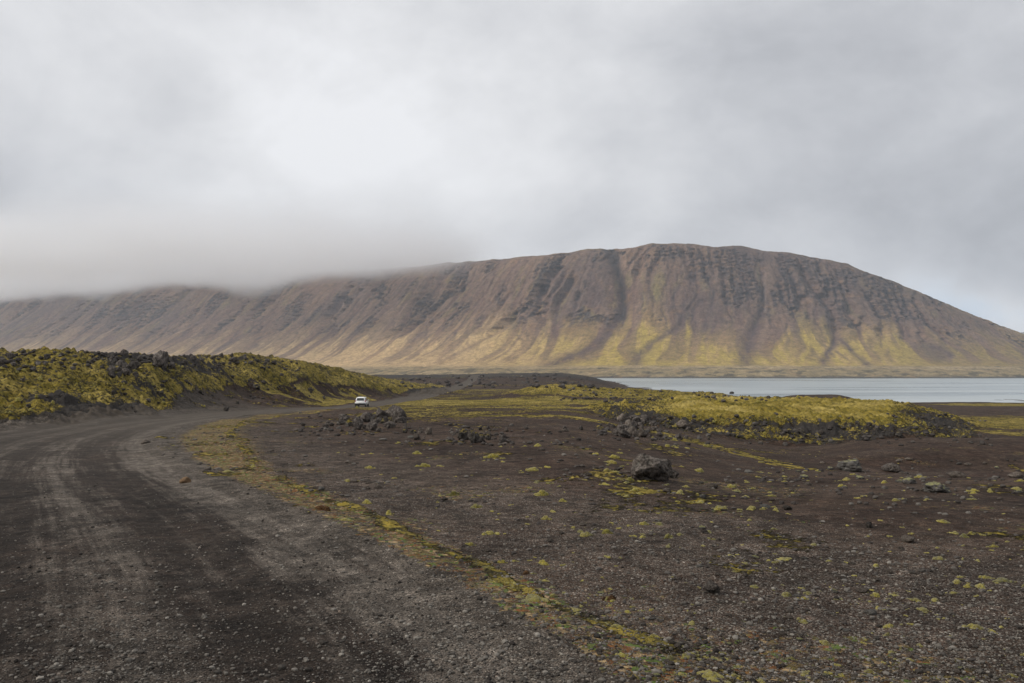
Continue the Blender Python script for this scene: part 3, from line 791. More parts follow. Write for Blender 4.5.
def rock_material(name, dark, lite, moss=0.0, mosscol=None, spots=.5):
    gg = material(name); p = objc(gg); w = pos(gg)
    oi = gg.n.new('ShaderNodeObjectInfo').outputs['Random']
    a = gg.noise(p, 2.2, 6, .7); b = gg.noise(p, 11, 5, .7); vz = gg.vor(p, 7)
    v = gg.m('ADD', gg.m('MULTIPLY', a, .6), gg.m('MULTIPLY', b, .4))
    col = gg.mix(gg.ss(v, .38, .66), dark, lite)
    col = gg.mix(gg.m('MULTIPLY', gg.ss(gg.noise(p, 5, 4, .6), .56, .66), spots), col, (.17, .165, .145))
    col = gg.vm('SCALE', col, scale=gg.lin(oi, 0, 1, .7, 1.35))
    nz = gg.xyz(gg.n.new('ShaderNodeNewGeometry').outputs['Normal'])[2]
    if moss:
        mm = gg.m('ADD', gg.m('MULTIPLY', nz, .6), gg.m('ADD', gg.m('MULTIPLY', gg.noise(p, 2.6, 4, .6), .9), gg.m('MULTIPLY', oi, .35)))
        col = gg.mix(gg.ss(mm, 1.35 - moss, 1.55 - moss), col, mosscol or moss_colour(gg, w))
    gg.put(gg.b.inputs['Base Color'], col)
    h = gg.m('ADD', gg.m('MULTIPLY', a, .8), gg.m('ADD', gg.m('MULTIPLY', b, .35), gg.m('MULTIPLY', vz, -.2)))
    gg.put(gg.b.inputs['Normal'], bump(gg, h, .9, .12))
    return gg.mat
M_lava = rock_material('lava_rock', (.018, .015, .014), (.165, .142, .125))
M_lavamoss = rock_material('lava_rock_mossy', (.020, .018, .016), (.13, .115, .10), moss=.35)
M_stone = rock_material('plain_stone', (.050, .040, .033), (.190, .160, .135))
M_pale = rock_material('pale_stone', (.090, .084, .076), (.21, .20, .18))
M_lich = rock_material('lichen_stone', (.060, .055, .050), (.15, .14, .13), moss=.28, mosscol=(.27, .26, .12))
M_tan = rock_material('tan_stone', (.16, .10, .055), (.30, .20, .12), spots=.2)

LAVA = [rock_mesh('lava_rock', 11 + i, M_lava, 1.15, 4, .85) for i in range(6)]
LAVAM = [rock_mesh('lava_rock', 31 + i, M_lavamoss, 1.3, 4, .8) for i in range(4)]
STONE = [rock_mesh('stone', 51 + i, M_stone, .8, 3, .55) for i in range(6)]
LICH = [rock_mesh('stone', 71 + i, M_lich, 1.0, 3, .5) for i in range(4)]
PALE = [rock_mesh('stone', 81 + i, M_pale, .7, 3, .45) for i in range(3)]

def put_at(me, name, pt, wpx, hpx, label, cat, group=None, rz=None, depth=1.0, sink=0.0):
    o = bpy.data.objects.new(name, me); COL.objects.link(o)
    w = wpx / F * pt[1] / 2
    o.location = (pt[0], pt[1], pt[2] - sink); o.rotation_euler = (0, 0, random.uniform(0, 6.28) if rz is None else rz)
    o.scale = (w, w * depth, hpx / F * pt[1])
    return tag(o, label, cat, group)

# the single stones one can point at
M_boulder = rock_material('boulder_rock', (.020, .017, .015), (.200, .172, .150), spots=.4)
bV = rock_mesh('boulder', 8, M_boulder, 1.05, 5, .9, 10)
singles = [
    (bV, 'boulder', 652, 478, 46, 26, 'large rugged dark lava boulder standing alone on the bare brown plain', 'boulder', .5),
    (rock_mesh('stone', 91, M_boulder, 1.4, 4, .8), 'stone', 671, 477, 14, 9, 'small dark rock leaning against the right foot of the large boulder', 'rock', 1.),
    (rock_mesh('stone', 92, M_tan, .6, 3, .7), 'stone', 187, 482, 12, 6, 'tan wedge shaped stone lying on the edge of the gravel road', 'stone', .2),
    (rock_mesh('stone', 93, M_stone, 1.0, 3, .7), 'stone', 147, 443, 9, 4, 'small dark stone at the inside of the bend, farthest along the road edge', 'stone', .2),
    (rock_mesh('stone', 94, M_pale, .6, 3, .5), 'stone', 866, 611, 14, 5, 'pale grey flat stone among moss clumps on the gravel plain', 'stone', .2),
    (rock_mesh('stone', 95, M_stone, .8, 3, .5), 'stone', 859, 589, 13, 4, 'flat grey stone just above the pale stone among the moss clumps', 'stone', .0),
    (rock_mesh('stone', 96, M_lava, 1.2, 4, 1.), 'lava_rock', 866, 526, 8, 6, 'small upright black rock alone on smooth brown soil', 'rock', .2),
    (rock_mesh('stone', 97, M_stone, .8, 3, .6), 'stone', 906, 540, 16, 6, 'rounded dark flat stone on smooth brown soil, larger than its neighbours', 'stone', .1),
    (rock_mesh('stone', 98, M_pale, .8, 3, .5), 'stone', 763, 507, 11, 4, 'low grey stone on brown soil right of and below the boulder', 'stone', .1),
    (rock_mesh('stone', 99, M_lava, 1.2, 4, .6), 'lava_rock', 785, 509, 10, 5, 'black stone beside the low grey stone on brown soil', 'rock', .1),
    (rock_mesh('stone', 101, M_lava, 1.6, 4, .8), 'lava_rock', 709, 590, 18, 12, 'jagged black lava lump half sunk among gravel and moss', 'rock', .4),
    (rock_mesh('stone', 103, M_lich, 1.2, 4, .7), 'stone', 846, 470, 34, 11, 'broad grey rock with pale lichen before the dark dune', 'rock', .2),
    (rock_mesh('stone', 104, M_lava, 1.2, 4, .7), 'lava_rock', 890, 471, 20, 9, 'black rock right of the broad grey rock before the dark dune', 'rock', .2),
    (rock_mesh('stone', 105, M_lich, 1.4, 4, .5), 'stone', 933, 491, 30, 10, 'low mossy white flecked rock slab at the foot of the dark dune', 'rock', .2),
]
pts = hits([s_[2] for s_ in singles], [s_[3] for s_ in singles])
for s_, pt in zip(singles, pts):
    put_at(s_[0], s_[1], pt, s_[4], s_[5], s_[6], s_[7], rz=s_[8], sink=.0)

# lava outcrops, block by block
def outcrop(meshes, n, fpx, frow, smin, smax, label, group, hk=.7, cap=None):
    P = [(fpx(), frow()) for _ in range(n)]
    if callable(cap): P = [(a, cap(a, b)) for a, b in P]
    for pt in hits([a for a, _ in P], [b for _, b in P]):
        if pt[1] > 600: continue
        w = smin + (smax - smin) * random.random() ** 2
        put_at(random.choice(meshes), 'lava_rock', pt, w, w * hk * random.uniform(.7, 1.2), label, 'rock', group, depth=random.uniform(.7, 1.2))
U_ = random.uniform
gA = ('rough dark lava block in the low outcrop just below the white car', 'lava blocks of the outcrop below the car')
outcrop(LAVA + LAVAM[:1], 26, lambda: U_(338, 404), lambda: U_(417, 432), 6, 15, *gA)
outcrop(LAVA, 5, lambda: U_(392, 402), lambda: U_(416, 424), 12, 17, *gA)
outcrop(LAVA, 9, lambda: U_(300, 345), lambda: U_(424, 434), 4, 9, *gA)
gB = ('dark lava block in the small heap right of the car outcrop', 'lava blocks of the middle heap')
outcrop(LAVA + LAVAM[:2] + STONE[:2], 22, lambda: random.gauss(482, 15), lambda: U_(428, 443), 5, 15, *gB)
outcrop(LAVAM + STONE, 10, lambda: U_(405, 455), lambda: U_(428, 440), 4, 10, 'scattered mossy lava block between the two left outcrops', 'lava blocks between the outcrops')
gC = ('dark lava block in the heap at the end of the mossy bank', 'lava blocks at the end of the mossy bank')
outcrop(LAVA + STONE[:2], 34, lambda: random.gauss(634, 15), lambda: U_(420, 438), 6, 16, *gC)
outcrop(LAVA, 14, lambda: U_(650, 690), lambda: U_(425, 440), 4, 10, *gC)
outcrop(LAVAM + LAVA, 9, lambda: U_(520, 600), lambda: U_(428, 434), 4, 9, 'lava block on the dark rise between the two heaps', 'lava blocks on the dark rise')
# the hill on the left
big = rock_mesh('lava_rock', 120, M_lava, 1.5, 4, 1.1)
pt = hits([160], [367])[0]
put_at(big, 'lava_rock', pt, 23, 17, 'biggest black lava block standing up on the mossy hill', 'rock', rz=.3)
gH = ('dark lava block on the crest of the mossy hill', 'lava blocks on the hill crest')
outcrop(LAVA + LAVAM[:2], 62, lambda: U_(0, 300), lambda: U_(355, 366), 4, 9, *gH)
outcrop(LAVA, 16, lambda: random.gauss(125, 15), lambda: U_(366, 378), 5, 13, 'dark lava block in the cluster below the biggest hill block', 'lava blocks below the biggest block')
outcrop(LAVA + LAVAM, 32, lambda: U_(0, 330), lambda: U_(368, 412), 3, 9, 'lava block poking from the mossy slope of the hill', 'lava blocks on the hill slope')
outcrop(LAVA + LAVAM, 22, lambda: U_(690, 985), lambda: U_(420, 440), 4, 9, 'dark lava block in the face of the mossy bank', 'lava blocks in the bank face')
outcrop(LAVA + LAVAM, 26, lambda: U_(560, 800), lambda: U_(388, 400), 2, 6, 'lava block on the mossy ridge before the lake', 'lava blocks on the far ridge')
outcrop(LICH + STONE, 28, lambda: U_(770, 1030), lambda: U_(462, 500), 5, 16, 'pale lichen spotted stone on the flat before the dark dune', 'stones before the dark dune', .35)
outcrop(STONE + LICH[:1], 18, lambda: U_(660, 790), lambda: U_(480, 500), 4, 13, 'grey stone in the loose band right of the boulder', 'stones right of the boulder', .4)

# ------------------------------------------------------------------ batches: many small copies as one mesh
def batch(name, variants, pts3, sizes, heights, mat, tone, rots=None, **props):
    Vs = []; Fs = []; Ts = []; base = 0
    which = rng.integers(0, len(variants), len(pts3))
    rot = rng.uniform(0, 2 * np.pi, len(pts3)) if rots is None else rots
    for vi, (VV_, FF_) in enumerate(variants):
        idx = np.nonzero(which == vi)[0]
        if not len(idx): continue
        c, s_ = np.cos(rot[idx])[:, None], np.sin(rot[idx])[:, None]
        X = VV_[None, :, 0]; Y = VV_[None, :, 1]; Z = VV_[None, :, 2]
        sz = sizes[idx][:, None]; hz = heights[idx][:, None]
        P = np.stack([(c * X - s_ * Y) * sz + pts3[idx, 0:1], (s_ * X + c * Y) * sz + pts3[idx, 1:2], Z * hz + pts3[idx, 2:3]], 2)
        n = VV_.shape[0]
        Vs.append(P.reshape(-1, 3)); Fs.append((FF_[None] + (np.arange(len(idx)) * n)[:, None, None]).reshape(-1, 3) + base)
        Ts.append(np.repeat(tone[idx], n)); base += len(idx) * n
    return mesh_np(name, np.concatenate(Vs), np.concatenate(Fs), [mat], False, {'tone': np.concatenate(Ts)}, **props)

def screen_sample(n, px0, px1, r0, r1, pw=1.0):
    """ground points, denser where near (as a camera sees an even litter)"""
    px = rng.uniform(px0, px1, n); row = r0 + (r1 - r0) * rng.random(n) ** pw
    q = np.full(n, 12.0)
    for _ in range(12):
        x = (px - 512) / F * q
        z = fields(x, q, False)['z']
        q = .5 * q + .5 * np.clip((CAM_H - z) * F / (row - HOR), 3, 300)
    x = (px - 512) / F * q
    return x, q
# pebbles
peb = []
for i in range(6):
    Vp, Fp = ico(1); r_ = np.random.default_rng(200 + i)
    sc = r_.uniform(.6, 1., 3); Vp = Vp * sc * r_.uniform(.75, 1.1, (len(Vp), 1)); peb.append((Vp, Fp))
x, q = screen_sample(80000, -70, 1095, 440, 700, .75)
fl = fields(x, q)
lat_ = fl['lat']; rr = rng.random(len(x))
tr = np.zeros(len(x))
for c, w, k_ in ((-.35, .65, 1.), (-2.55, .6, .7), (-4.25, .5, .6), (-6., .5, .5)): tr += k_ * np.exp(-((lat_ - c) / w) ** 2)
prob = np.where(lat_ < 0, .22 + .85 * tr, .10 + .62 * fl['gravel'] ** 1.5)
prob = prob * (1 - .6 * np.clip(fl['moss'] * 1.6 - .3, 0, 1)) * (q < 40)
ok = rr < prob
size = np.exp(rng.normal(math.log(.0062), .60, len(x)))
size = np.clip(size, .003, .034)
sel = np.nonzero(ok)[0]
gg = material('pebble_stone'); tn = gg.attr('tone')
cr_ = gg.mix(tn, (.022, .019, .017), (.30, .275, .24)); cr_ = gg.mix(gg.m('MULTIPLY', gg.ss(tn, .8, .95), .5), cr_, (.20, .12, .08))
gg.put(gg.b.inputs['Base Color'], cr_); M_peb = gg.mat
P3 = np.stack([x[sel], q[sel], fl['z'][sel] + size[sel] * .25], 1)
batch('pebbles', peb, P3, size[sel], size[sel] * .7, M_peb, np.clip(rng.beta(1.3, 3.2, len(sel)), 0, 1), kind='stuff')

# loose stones of the plain: the larger ones each a thing, the fine rest as rubble
x, q = screen_sample(6500, -40, 1060, 428, 690, 1.3)
fl = fields(x, q); rr = rng.random(len(x))
clus = ss(fbm(x / 3.5, q / 3.5, 3, 500), -.15, .4)
ok = (fl['lat'] > .2) & (rr < .25 + .75 * clus) & (fl['moss'] < .75) & (fl['dune'] < .2)
x, q, z, clus = x[ok], q[ok], fl['z'][ok], clus[ok]
size = np.clip(np.exp(rng.normal(math.log(.021), .55, len(x))) * (1 + .5 * clus) * np.clip(q / 12, .75, 2.4), .012, .30)
size = np.minimum(size, q / F * 4.6)
pxs = size / q * F * 2
order = np.argsort(-pxs)
NT = 170
for i in order[:NT]:
    me = random.choice(STONE + STONE + LICH[:2] + PALE[:1] + LAVA[:2])
    o = bpy.data.objects.new('stone', me); COL.objects.link(o)
    o.location = (x[i], q[i], z[i]); o.rotation_euler = (0, 0, U_(0, 6.28)); o.scale = (size[i], size[i] * U_(.6, 1.), size[i] * U_(.35, .75))
    tag(o, 'loose grey brown stone lying alone on the gravel plain', 'stone', 'loose stones strewn over the gravel plain')
sv = []
for i in range(5):
    me = rock_mesh('tmp', 140 + i, M_stone, .9, 2, .6)
    Vp = np.zeros(len(me.vertices) * 3, np.float32); me.vertices.foreach_get('co', Vp)
    Fp = np.array([p_.vertices[:] for p_ in me.polygons]); sv.append((Vp.reshape(-1, 3).astype(float), Fp)); bpy.data.meshes.remove(me)
rest = order[NT:]
gg = material('rubble_stone'); tn = gg.attr('tone'); p = pos(gg)
gg.put(gg.b.inputs['Base Color'], gg.mix(tn, gg.mix(gg.noise(p, 20, 4, .6), (.025, .021, .020), (.06, .052, .047)), (.19, .175, .155)))
M_rub = gg.mat
batch('rubble', sv, np.stack([x[rest], q[rest], z[rest]], 1), size[rest] * .8, size[rest] * .5, M_rub, rng.beta(1.3, 3, len(rest)), kind='stuff')
# rubble in and around the outcrops, on the hill and the bank
rp_ = []
for n, px0, px1, r0, r1, s0, s1 in ((260, 300, 408, 412, 436, .05, .22), (130, 450, 512, 424, 446, .05, .2), (240, 598, 668, 416, 441, .05, .28), (150, 405, 600, 424, 446, .04, .14),
                                    (500, -20, 300, 352, 372, .12, .5), (260, 100, 330, 368, 400, .08, .4), (420, 660, 990, 414, 446, .08, .38), (220, 560, 800, 388, 402, .25, .8), (260, 400, 600, 374, 388, .6, 2.2), (300, 740, 1030, 460, 505, .03, .12)):
    pp = np.array(hits(rng.uniform(px0, px1, n // 2), rng.uniform(r0, r1, n // 2)))
    pp = pp[(pp[:, 1] < 640)]
    rp_.append(np.concatenate([pp, (s0 + (s1 - s0) * rng.random(len(pp)) ** 2.2)[:, None]], 1))
rp_ = np.concatenate(rp_)
rp_[:, 3] = np.minimum(rp_[:, 3], rp_[:, 1] / F * 3.2)
batch('lava_rubble', sv, rp_[:, :3], rp_[:, 3], rp_[:, 3] * .9, M_rub, rng.beta(1., 6, len(rp_)), kind='stuff')

# ------------------------------------------------------------------ moss cushions
def cushion(seed, n=11, m=5, k=15):
    r = np.random.default_rng(seed); AV = []; AF = []; base = 0
    th = np.linspace(0, 2 * np.pi, n, endpoint=False); rr_ = np.linspace(0, 1, m) ** .7
    T, Q = np.meshgrid(th, rr_)
    for l_ in range(k):
        a = r.uniform(0, 6.28); d = abs(r.normal(0, .42)); cx_, cy_ = math.cos(a) * d, math.sin(a) * d * .75
        sz_ = r.uniform(.16, .40) * (1.15 - .45 * min(d, 1.2))
        rad = sz_ * (1 + .35 * perlin(np.cos(T) * 1.6 + seed + l_, np.sin(T) * 1.6, 600))
        X = np.cos(T) * Q * rad; Y = np.sin(T) * Q * rad
        Z = np.sqrt(np.clip(1 - Q ** 2.2, 0, 1)) * sz_ * r.uniform(.6, 1.3) * (1.25 - .5 * min(d, 1.2)) + .18 * sz_ * perlin((X + cx_) * 9, (Y + cy_) * 9 + seed, 604) - .04
        V_ = np.stack([(X + cx_).ravel(), (Y + cy_).ravel(), Z.ravel() * 1.5], 1); AV.append(V_)
        for i in range(m - 1):
            for j in range(n):
                a_i, b_i, c_i, d_i = i * n + j, i * n + (j + 1) % n, (i + 1) * n + (j + 1) % n, (i + 1) * n + j
                AF += [(a_i + base, d_i + base, c_i + base), (a_i + base, c_i + base, b_i + base)]
        base += len(V_)
    return np.concatenate(AV), np.array(AF)
gg = material('moss_cushion'); p = pos(gg)
mcol = moss_colour(gg, gg.vm('SCALE', p, scale=2.2), -.25)
mcol = gg.vm('MULTIPLY', mcol, (1.15, 1.28, 1.0))
mcol = gg.mix(gg.m('MULTIPLY', gg.ss(gg.noise(p, 42, 5, .75), .46, .60), .75), mcol, (.060, .045, .018))
oi = gg.n.new('ShaderNodeObjectInfo').outputs['Random']
mcol = gg.mix(gg.m('MULTIPLY', gg.ss(oi, .75, .98), .35), mcol, (.21, .185, .07))
gg.put(gg.b.inputs['Base Color'], mcol)
gg.put(gg.b.inputs['Normal'], bump(gg, gg.m('ADD', gg.noise(p, 45, 5, .75), gg.m('MULTIPLY', gg.noise(p, 130, 3, .7), .6)), 1.0, .02))
gg.b.inputs['Sheen Weight'].default_value = .25
M_cush = gg.mat
CV = [cushion(i + 1, 13, 6, 22) for i in range(8)]
CM = [mesh_np('moss_clump', v_, f_, [M_cush], True, link=False) for v_, f_ in CV]
gg = material('rust_plant'); p = pos(gg)
gg.put(gg.b.inputs['Base Color'], gg.mix(gg.ss(gg.noise(p, 40, 5, .7), .4, .62), (.035, .020, .011), (.13, .070, .030)))
gg.put(gg.b.inputs['Normal'], bump(gg, gg.noise(p, 50, 5, .8), 1.0, .03)); M_rust = gg.mat
RM = [mesh_np('rusty_tuft', v_ * np.array([1, 1, 1.0]), f_, [M_rust], True, link=False) for v_, f_ in (cushion(31), cushion(32))]

ms = [(532, 597, 36, 9, 'largest yellow green moss cushion at the near margin of the road'),
      (492, 579, 18, 5, 'small moss cushion above and left of the largest roadside cushion'),
      (575, 607, 24, 6, 'flat moss cushion just right of the largest roadside cushion'),
      (706, 672, 46, 12, 'thick cluster of bright moss cushion at the bottom edge of the photo'),
      (668, 655, 16, 8, 'round moss cushion left of the thick bottom cluster'),
      (745, 680, 22, 8, 'moss cushion right of the thick bottom cluster'),
      (753, 585, 16, 6, 'round moss cushion right of the jagged black lump'),
      (783, 593, 22, 7, 'bright oval moss cushion between the black lump and the flat stones'),
      (800, 596, 12, 5, 'small bright moss cushion touching the oval cushion'),
      (780, 558, 26, 5, 'long low moss cushion above the bright oval cushion'),
      (970, 625, 26, 8, 'broad moss cushion on the gravel at the right side'),
      (998, 578, 26, 7, 'moss cushion beside dark pebbles near the right edge of the photo'),
      (975, 585, 22, 6, 'moss cushion left of the one near the right edge'),
      (952, 580, 18, 5, 'low pale moss cushion, leftmost of the row at the right edge'),
      (658, 523, 16, 4, 'lone moss cushion on dark soil below the boulder'),
      (712, 538, 12, 3, 'tiny lone moss cushion on dark soil farther right below the boulder'),
      (345, 519, 20, 4, 'moss cushion beside the brown topped stone at the road margin')]
for m_, pt in zip(ms, hits([a[0] for a in ms], [a[1] for a in ms])):
    o = put_at(random.choice(CM), 'moss_clump', pt, m_[2], m_[3] * 1.0, m_[4], 'moss clump', rz=U_(0, 6), depth=U_(.7, 1.1), sink=.01)
rs = [(610, 597, 22, 10, 'ragged rust brown tuft right of the largest roadside moss cushion'),
      (527, 571, 17, 7, 'round rust brown tuft above the largest roadside moss cushion'),
      (323, 508, 24, 9, 'brown mossy hummock at the road margin by the bend'),
      (880, 678, 34, 6, 'flat rusty orange tuft at the bottom right of the gravel plain')]
for m_, pt in zip(rs, hits([a[0] for a in rs], [a[1] for a in rs])):
    put_at(random.choice(RM), 'rusty_tuft', pt, m_[2], m_[3] * .8, m_[4], 'tuft', rz=U_(0, 6), depth=.8, sink=.01)

# margin line and the plain
x1, q1_ = screen_sample(2600, 150, 900, 425, 695, 1.1)
f1 = fields(x1, q1_); m1 = rng.random(len(x1)) < np.clip((f1['moss'] - .30) * 1.6, 0, 1)
m1 &= (f1['lat'] > .1)
x2, q2_ = screen_sample(3600, 330, 1080, 436, 690, 1.0)
f2 = fields(x2, q2_); c2 = ss(fbm(x2 / 2.6, q2_ / 2.6, 3, 520), .08, .42)
m2 = (rng.random(len(x2)) < .12 + .9 * c2) & (f2['lat'] > .5) & (f2['dune'] < .2)
xs = np.concatenate([x1[m1], x2[m2]]); qs = np.concatenate([q1_[m1], q2_[m2]]); zs = np.concatenate([f1['z'][m1], f2['z'][m2]])
sz = np.clip(np.exp(rng.normal(math.log(.040), .5, len(xs))) * np.clip(qs / 9, .8, 2.6), .015, .28)
sz = np.minimum(sz, qs / F * 9)
order = np.argsort(-sz / qs + .002 * rng.random(len(sz))); NT = min(150, len(order))
for i in order[:NT]:
    o = bpy.data.objects.new('moss_clump', random.choice(CM)); COL.objects.link(o)
    o.location = (xs[i], qs[i], zs[i] - .005); o.rotation_euler = (0, 0, U_(0, 6.28)); o.scale = (sz[i], sz[i] * U_(.5, 1.), sz[i] * U_(.45, .8))
    tag(o, 'small yellow green moss clump scattered on the gravel plain', 'moss clump', 'small moss clumps scattered over the plain')
rest = order[NT:]
batch('moss', [cushion(60 + i, n=7, m=3, k=6) for i in range(4)], np.stack([xs[rest], qs[rest], zs[rest]], 1), sz[rest], sz[rest] * .4, M_cush, np.zeros(len(rest)), kind='stuff')

# moss lumps giving the hill and the bank their knobbly outline
lp = []
for n, px0, px1, r0, r1, s0, s1 in ((700, -10, 400, 354, 414, .15, .75), (900, 650, 1000, 414, 447, .12, .55), (260, 560, 800, 388, 403, .3, 1.0), (90, 690, 810, 450, 468, .08, .3), (160, 480, 700, 396, 414, .15, .6)):
    pp = np.array(hits(rng.uniform(px0, px1, n // 2), rng.uniform(r0, r1, n // 2)))
    pp = pp[pp[:, 1] < 300]
    mv = fields(pp[:, 0], pp[:, 1])['moss']
    pp = pp[mv > .45]
    lp.append(np.concatenate([pp, (s0 + (s1 - s0) * rng.random(len(pp)) ** 1.6)[:, None]], 1))
lp = np.concatenate(lp)
lp[:, 3] *= .6
batch('moss', [cushion(80 + i, n=8, m=4, k=6) for i in range(5)], lp[:, :3], lp[:, 3], lp[:, 3] * .95, M_cush, np.zeros(len(lp)), kind='stuff')

# short dry and green blades along the road margin
x, q = screen_sample(9000, 150, 900, 432, 700, 1.0)
fl = fields(x, q); lat_ = fl['lat']
ok = (rng.random(len(x)) < np.clip(fl['rust'] * 1.3 - .15, 0, 1)) & (lat_ > .1) & (q < 32)
x, q, z = x[ok], q[ok], fl['z'][ok]
bv = []
for i in range(5):
    r_ = np.random.default_rng(700 + i); vs_ = []; fs_ = []
    for b in range(7):
        a = r_.uniform(0, 6.28); c, s_ = math.cos(a), math.sin(a); bx, by = r_.uniform(-.5, .5, 2); h = r_.uniform(.5, 1.); ln = r_.uniform(.3, 1.1)
        k0 = len(vs_); vs_ += [(bx - s_ * .07, by + c * .07, 0), (bx + s_ * .07, by - c * .07, 0), (bx + c * ln, by + s_ * ln, h)]; fs_.append((k0, k0 + 1, k0 + 2))
    bv.append((np.array(vs_), np.array(fs_)))
gg = material('blade'); tn = gg.attr('tone')
bc = gg.mix(gg.ss(tn, .3, .6), (.14, .075, .032), (.24, .19, .09)); bc = gg.mix(gg.ss(tn, .78, .86), bc, (.065, .115, .022))
gg.put(gg.b.inputs['Base Color'], bc)
gsz = rng.uniform(.010, .026, len(x)) * np.clip(q / 8, .8, 2.2)
batch('grass', bv, np.stack([x, q, z - .002], 1), gsz, gsz * .9, gg.mat, rng.random(len(x)), kind='stuff')

# ------------------------------------------------------------------ words that single each repeat out
def ordinal(n):
    ones = 'first second third fourth fifth sixth seventh eighth ninth tenth eleventh twelfth thirteenth fourteenth fifteenth sixteenth seventeenth eighteenth nineteenth'.split()
    if n <= 19: return ones[n - 1]
    tens = {2: ('twentieth', 'twenty'), 3: ('thirtieth', 'thirty'), 4: ('fortieth', 'forty'), 5: ('fiftieth', 'fifty')}[n // 10]
    return tens[0] if n % 10 == 0 else tens[1] + '-' + ones[n % 10 - 1]
def scr(o): return 512 + F * o.location.x / o.location.y, HOR - (o.location.z - CAM_H) / o.location.y * F
def relabel(group, noun, marks):
    obs = [o for o in COL.objects if o.get('group') == group]
    bins = {}
    for o in obs:
        a, b = scr(o)
        k_, (lx_, ly_, nm) = min(enumerate(marks), key=lambda t_: ((t_[1][0] - a) / 2.2) ** 2 + (t_[1][1] - b) ** 2)
        dx_, dy_ = (a - lx_) / 2.2, b - ly_
        side = ('right of' if dx_ > 0 else 'left of') if abs(dx_) > abs(dy_) else ('below' if dy_ > 0 else 'above')
        bins.setdefault((k_, side), []).append((dx_ * dx_ + dy_ * dy_, o.name, o, nm))
    for (k_, side), L in bins.items():
        L.sort(key=lambda t_: t_[:2])
        for i_, (_, _, o, nm) in enumerate(L):
            o['label'] = (f'{noun} next {side} {nm}' if i_ == 0 else f'{ordinal(i_ + 1)} {noun} {side} {nm}')
LM = [(652, 465, 'the large lone boulder'), (709, 587, 'the jagged black lump'), (187, 479, 'the tan wedge stone'), (866, 609, 'the pale flat stone'),
      (532, 594, 'the largest roadside moss cushion'), (706, 669, 'the thick bottom moss cluster'), (323, 505, 'the brown mossy hummock'),
      (846, 466, 'the broad grey lichen rock'), (783, 590, 'the bright oval moss cushion'), (970, 622, 'the broad right hand moss cushion'),
      (866, 523, 'the small upright black rock'), (527, 568, 'the round rust brown tuft'), (483, 436, 'the small middle lava heap'), (906, 537, 'the rounded dark flat stone'),
      (370, 424, 'the lava outcrop below the car'), (880, 676, 'the flat rusty orange tuft')]
relabel('loose stones strewn over the gravel plain', 'loose stone', LM)
relabel('small moss clumps scattered over the plain', 'small moss clump', LM)
relabel('stones before the dark dune', 'pale spotted stone', LM)
relabel('stones right of the boulder', 'grey plain stone', LM)
relabel('lava blocks on the hill crest', 'dark crest block', [(160, 362, 'the biggest hill block')])
relabel('lava blocks on the hill slope', 'block on the mossy slope', [(160, 362, 'the biggest hill block'), (362, 402, 'the white car')])
relabel('lava blocks below the biggest block', 'dark clustered block', [(160, 362, 'the biggest hill block')])
relabel('lava blocks of the outcrop below the car', 'outcrop lava block', [(362, 402, 'the white car'), (396, 418, 'the high right end of the outcrop')])
relabel('lava blocks of the middle heap', 'block', [(483, 436, 'the centre of the small middle lava heap')])
relabel('lava blocks between the outcrops', 'mossy block', [(483, 436, 'the small middle lava heap'), (396, 420, 'the lava outcrop below the car')])
relabel('lava blocks at the end of the mossy bank', 'dark block', [(634, 429, 'the middle of the heap at the mossy bank end')])
relabel('lava blocks on the dark rise', 'small block on the rise', [(483, 436, 'the small middle lava heap'), (634, 429, 'the heap at the mossy bank end')])
relabel('lava blocks in the bank face', 'dark block in the bank face', [(634, 429, 'the heap at the bank end'), (846, 466, 'the broad grey lichen rock')])
relabel('lava blocks on the far ridge', 'far ridge block', [(634, 395, 'the ridge part over the bank end heap')])

# ------------------------------------------------------------------ the white car
def pbsdf(name, colr, rough=.5, metal=0, coat=0, dirt=0):
    gg = material(name); gg.b.inputs['Roughness'].default_value = rough; gg.b.inputs['Metallic'].default_value = metal
    gg.b.inputs['Coat Weight'].default_value = coat; gg.b.inputs['Specular IOR Level'].default_value = .5
    p = objc(gg)
    n_ = gg.noise(p, 3.0, 4, .6); zz_ = gg.xyz(p)[2]
    d = gg.m('MULTIPLY', gg.ss(gg.m('MULTIPLY_ADD', n_, .5, zz_), 1.15, .45), dirt)
    gg.put(gg.b.inputs['Base Color'], gg.mix(d, colr, (.12, .10, .085)))
    return gg.mat
M_paint = pbsdf('white_paint', (.80, .80, .79), .3, 0, .5, .35)
M_glass = pbsdf('tinted_glass', (.035, .04, .045), .08)
M_black = pbsdf('black_trim', (.02, .02, .02), .7)
M_tyre = pbsdf('tyre_rubber', (.018, .018, .018), .9)
M_rim = pbsdf('alloy', (.35, .35, .36), .35, .8)
M_red = pbsdf('red_lens', (.35, .02, .02), .2)
M_plate = pbsdf('plate_white', (.7, .7, .68), .5)
def bmobj(name, bm, mat, parent, smooth=False, bevel=0):
    if bevel: bmesh.ops.bevel(bm, geom=list(bm.edges), offset=bevel, segments=2, affect='EDGES', clamp_overlap=True)
    bmesh.ops.recalc_face_normals(bm, faces=bm.faces)
    me = bpy.data.meshes.new(name); bm.to_mesh(me); bm.free(); me.materials.append(mat)
    for p_ in me.polygons: p_.use_smooth = smooth
    o = bpy.data.objects.new(name, me); COL.objects.link(o); o.parent = parent; return o
def loft(sections):
    """closed rings joined; each ring a list of points"""
    bm = bmesh.new(); rings = [[bm.verts.new(p_) for p_ in s_] for s_ in sections]; n = len(rings[0])
    for a, b in zip(rings, rings[1:]):
        for i in range(n): bm.faces.new((a[i], a[(i + 1) % n], b[(i + 1) % n], b[i]))
    bm.faces.new(rings[0][::-1]); bm.faces.new(rings[-1]); return bm
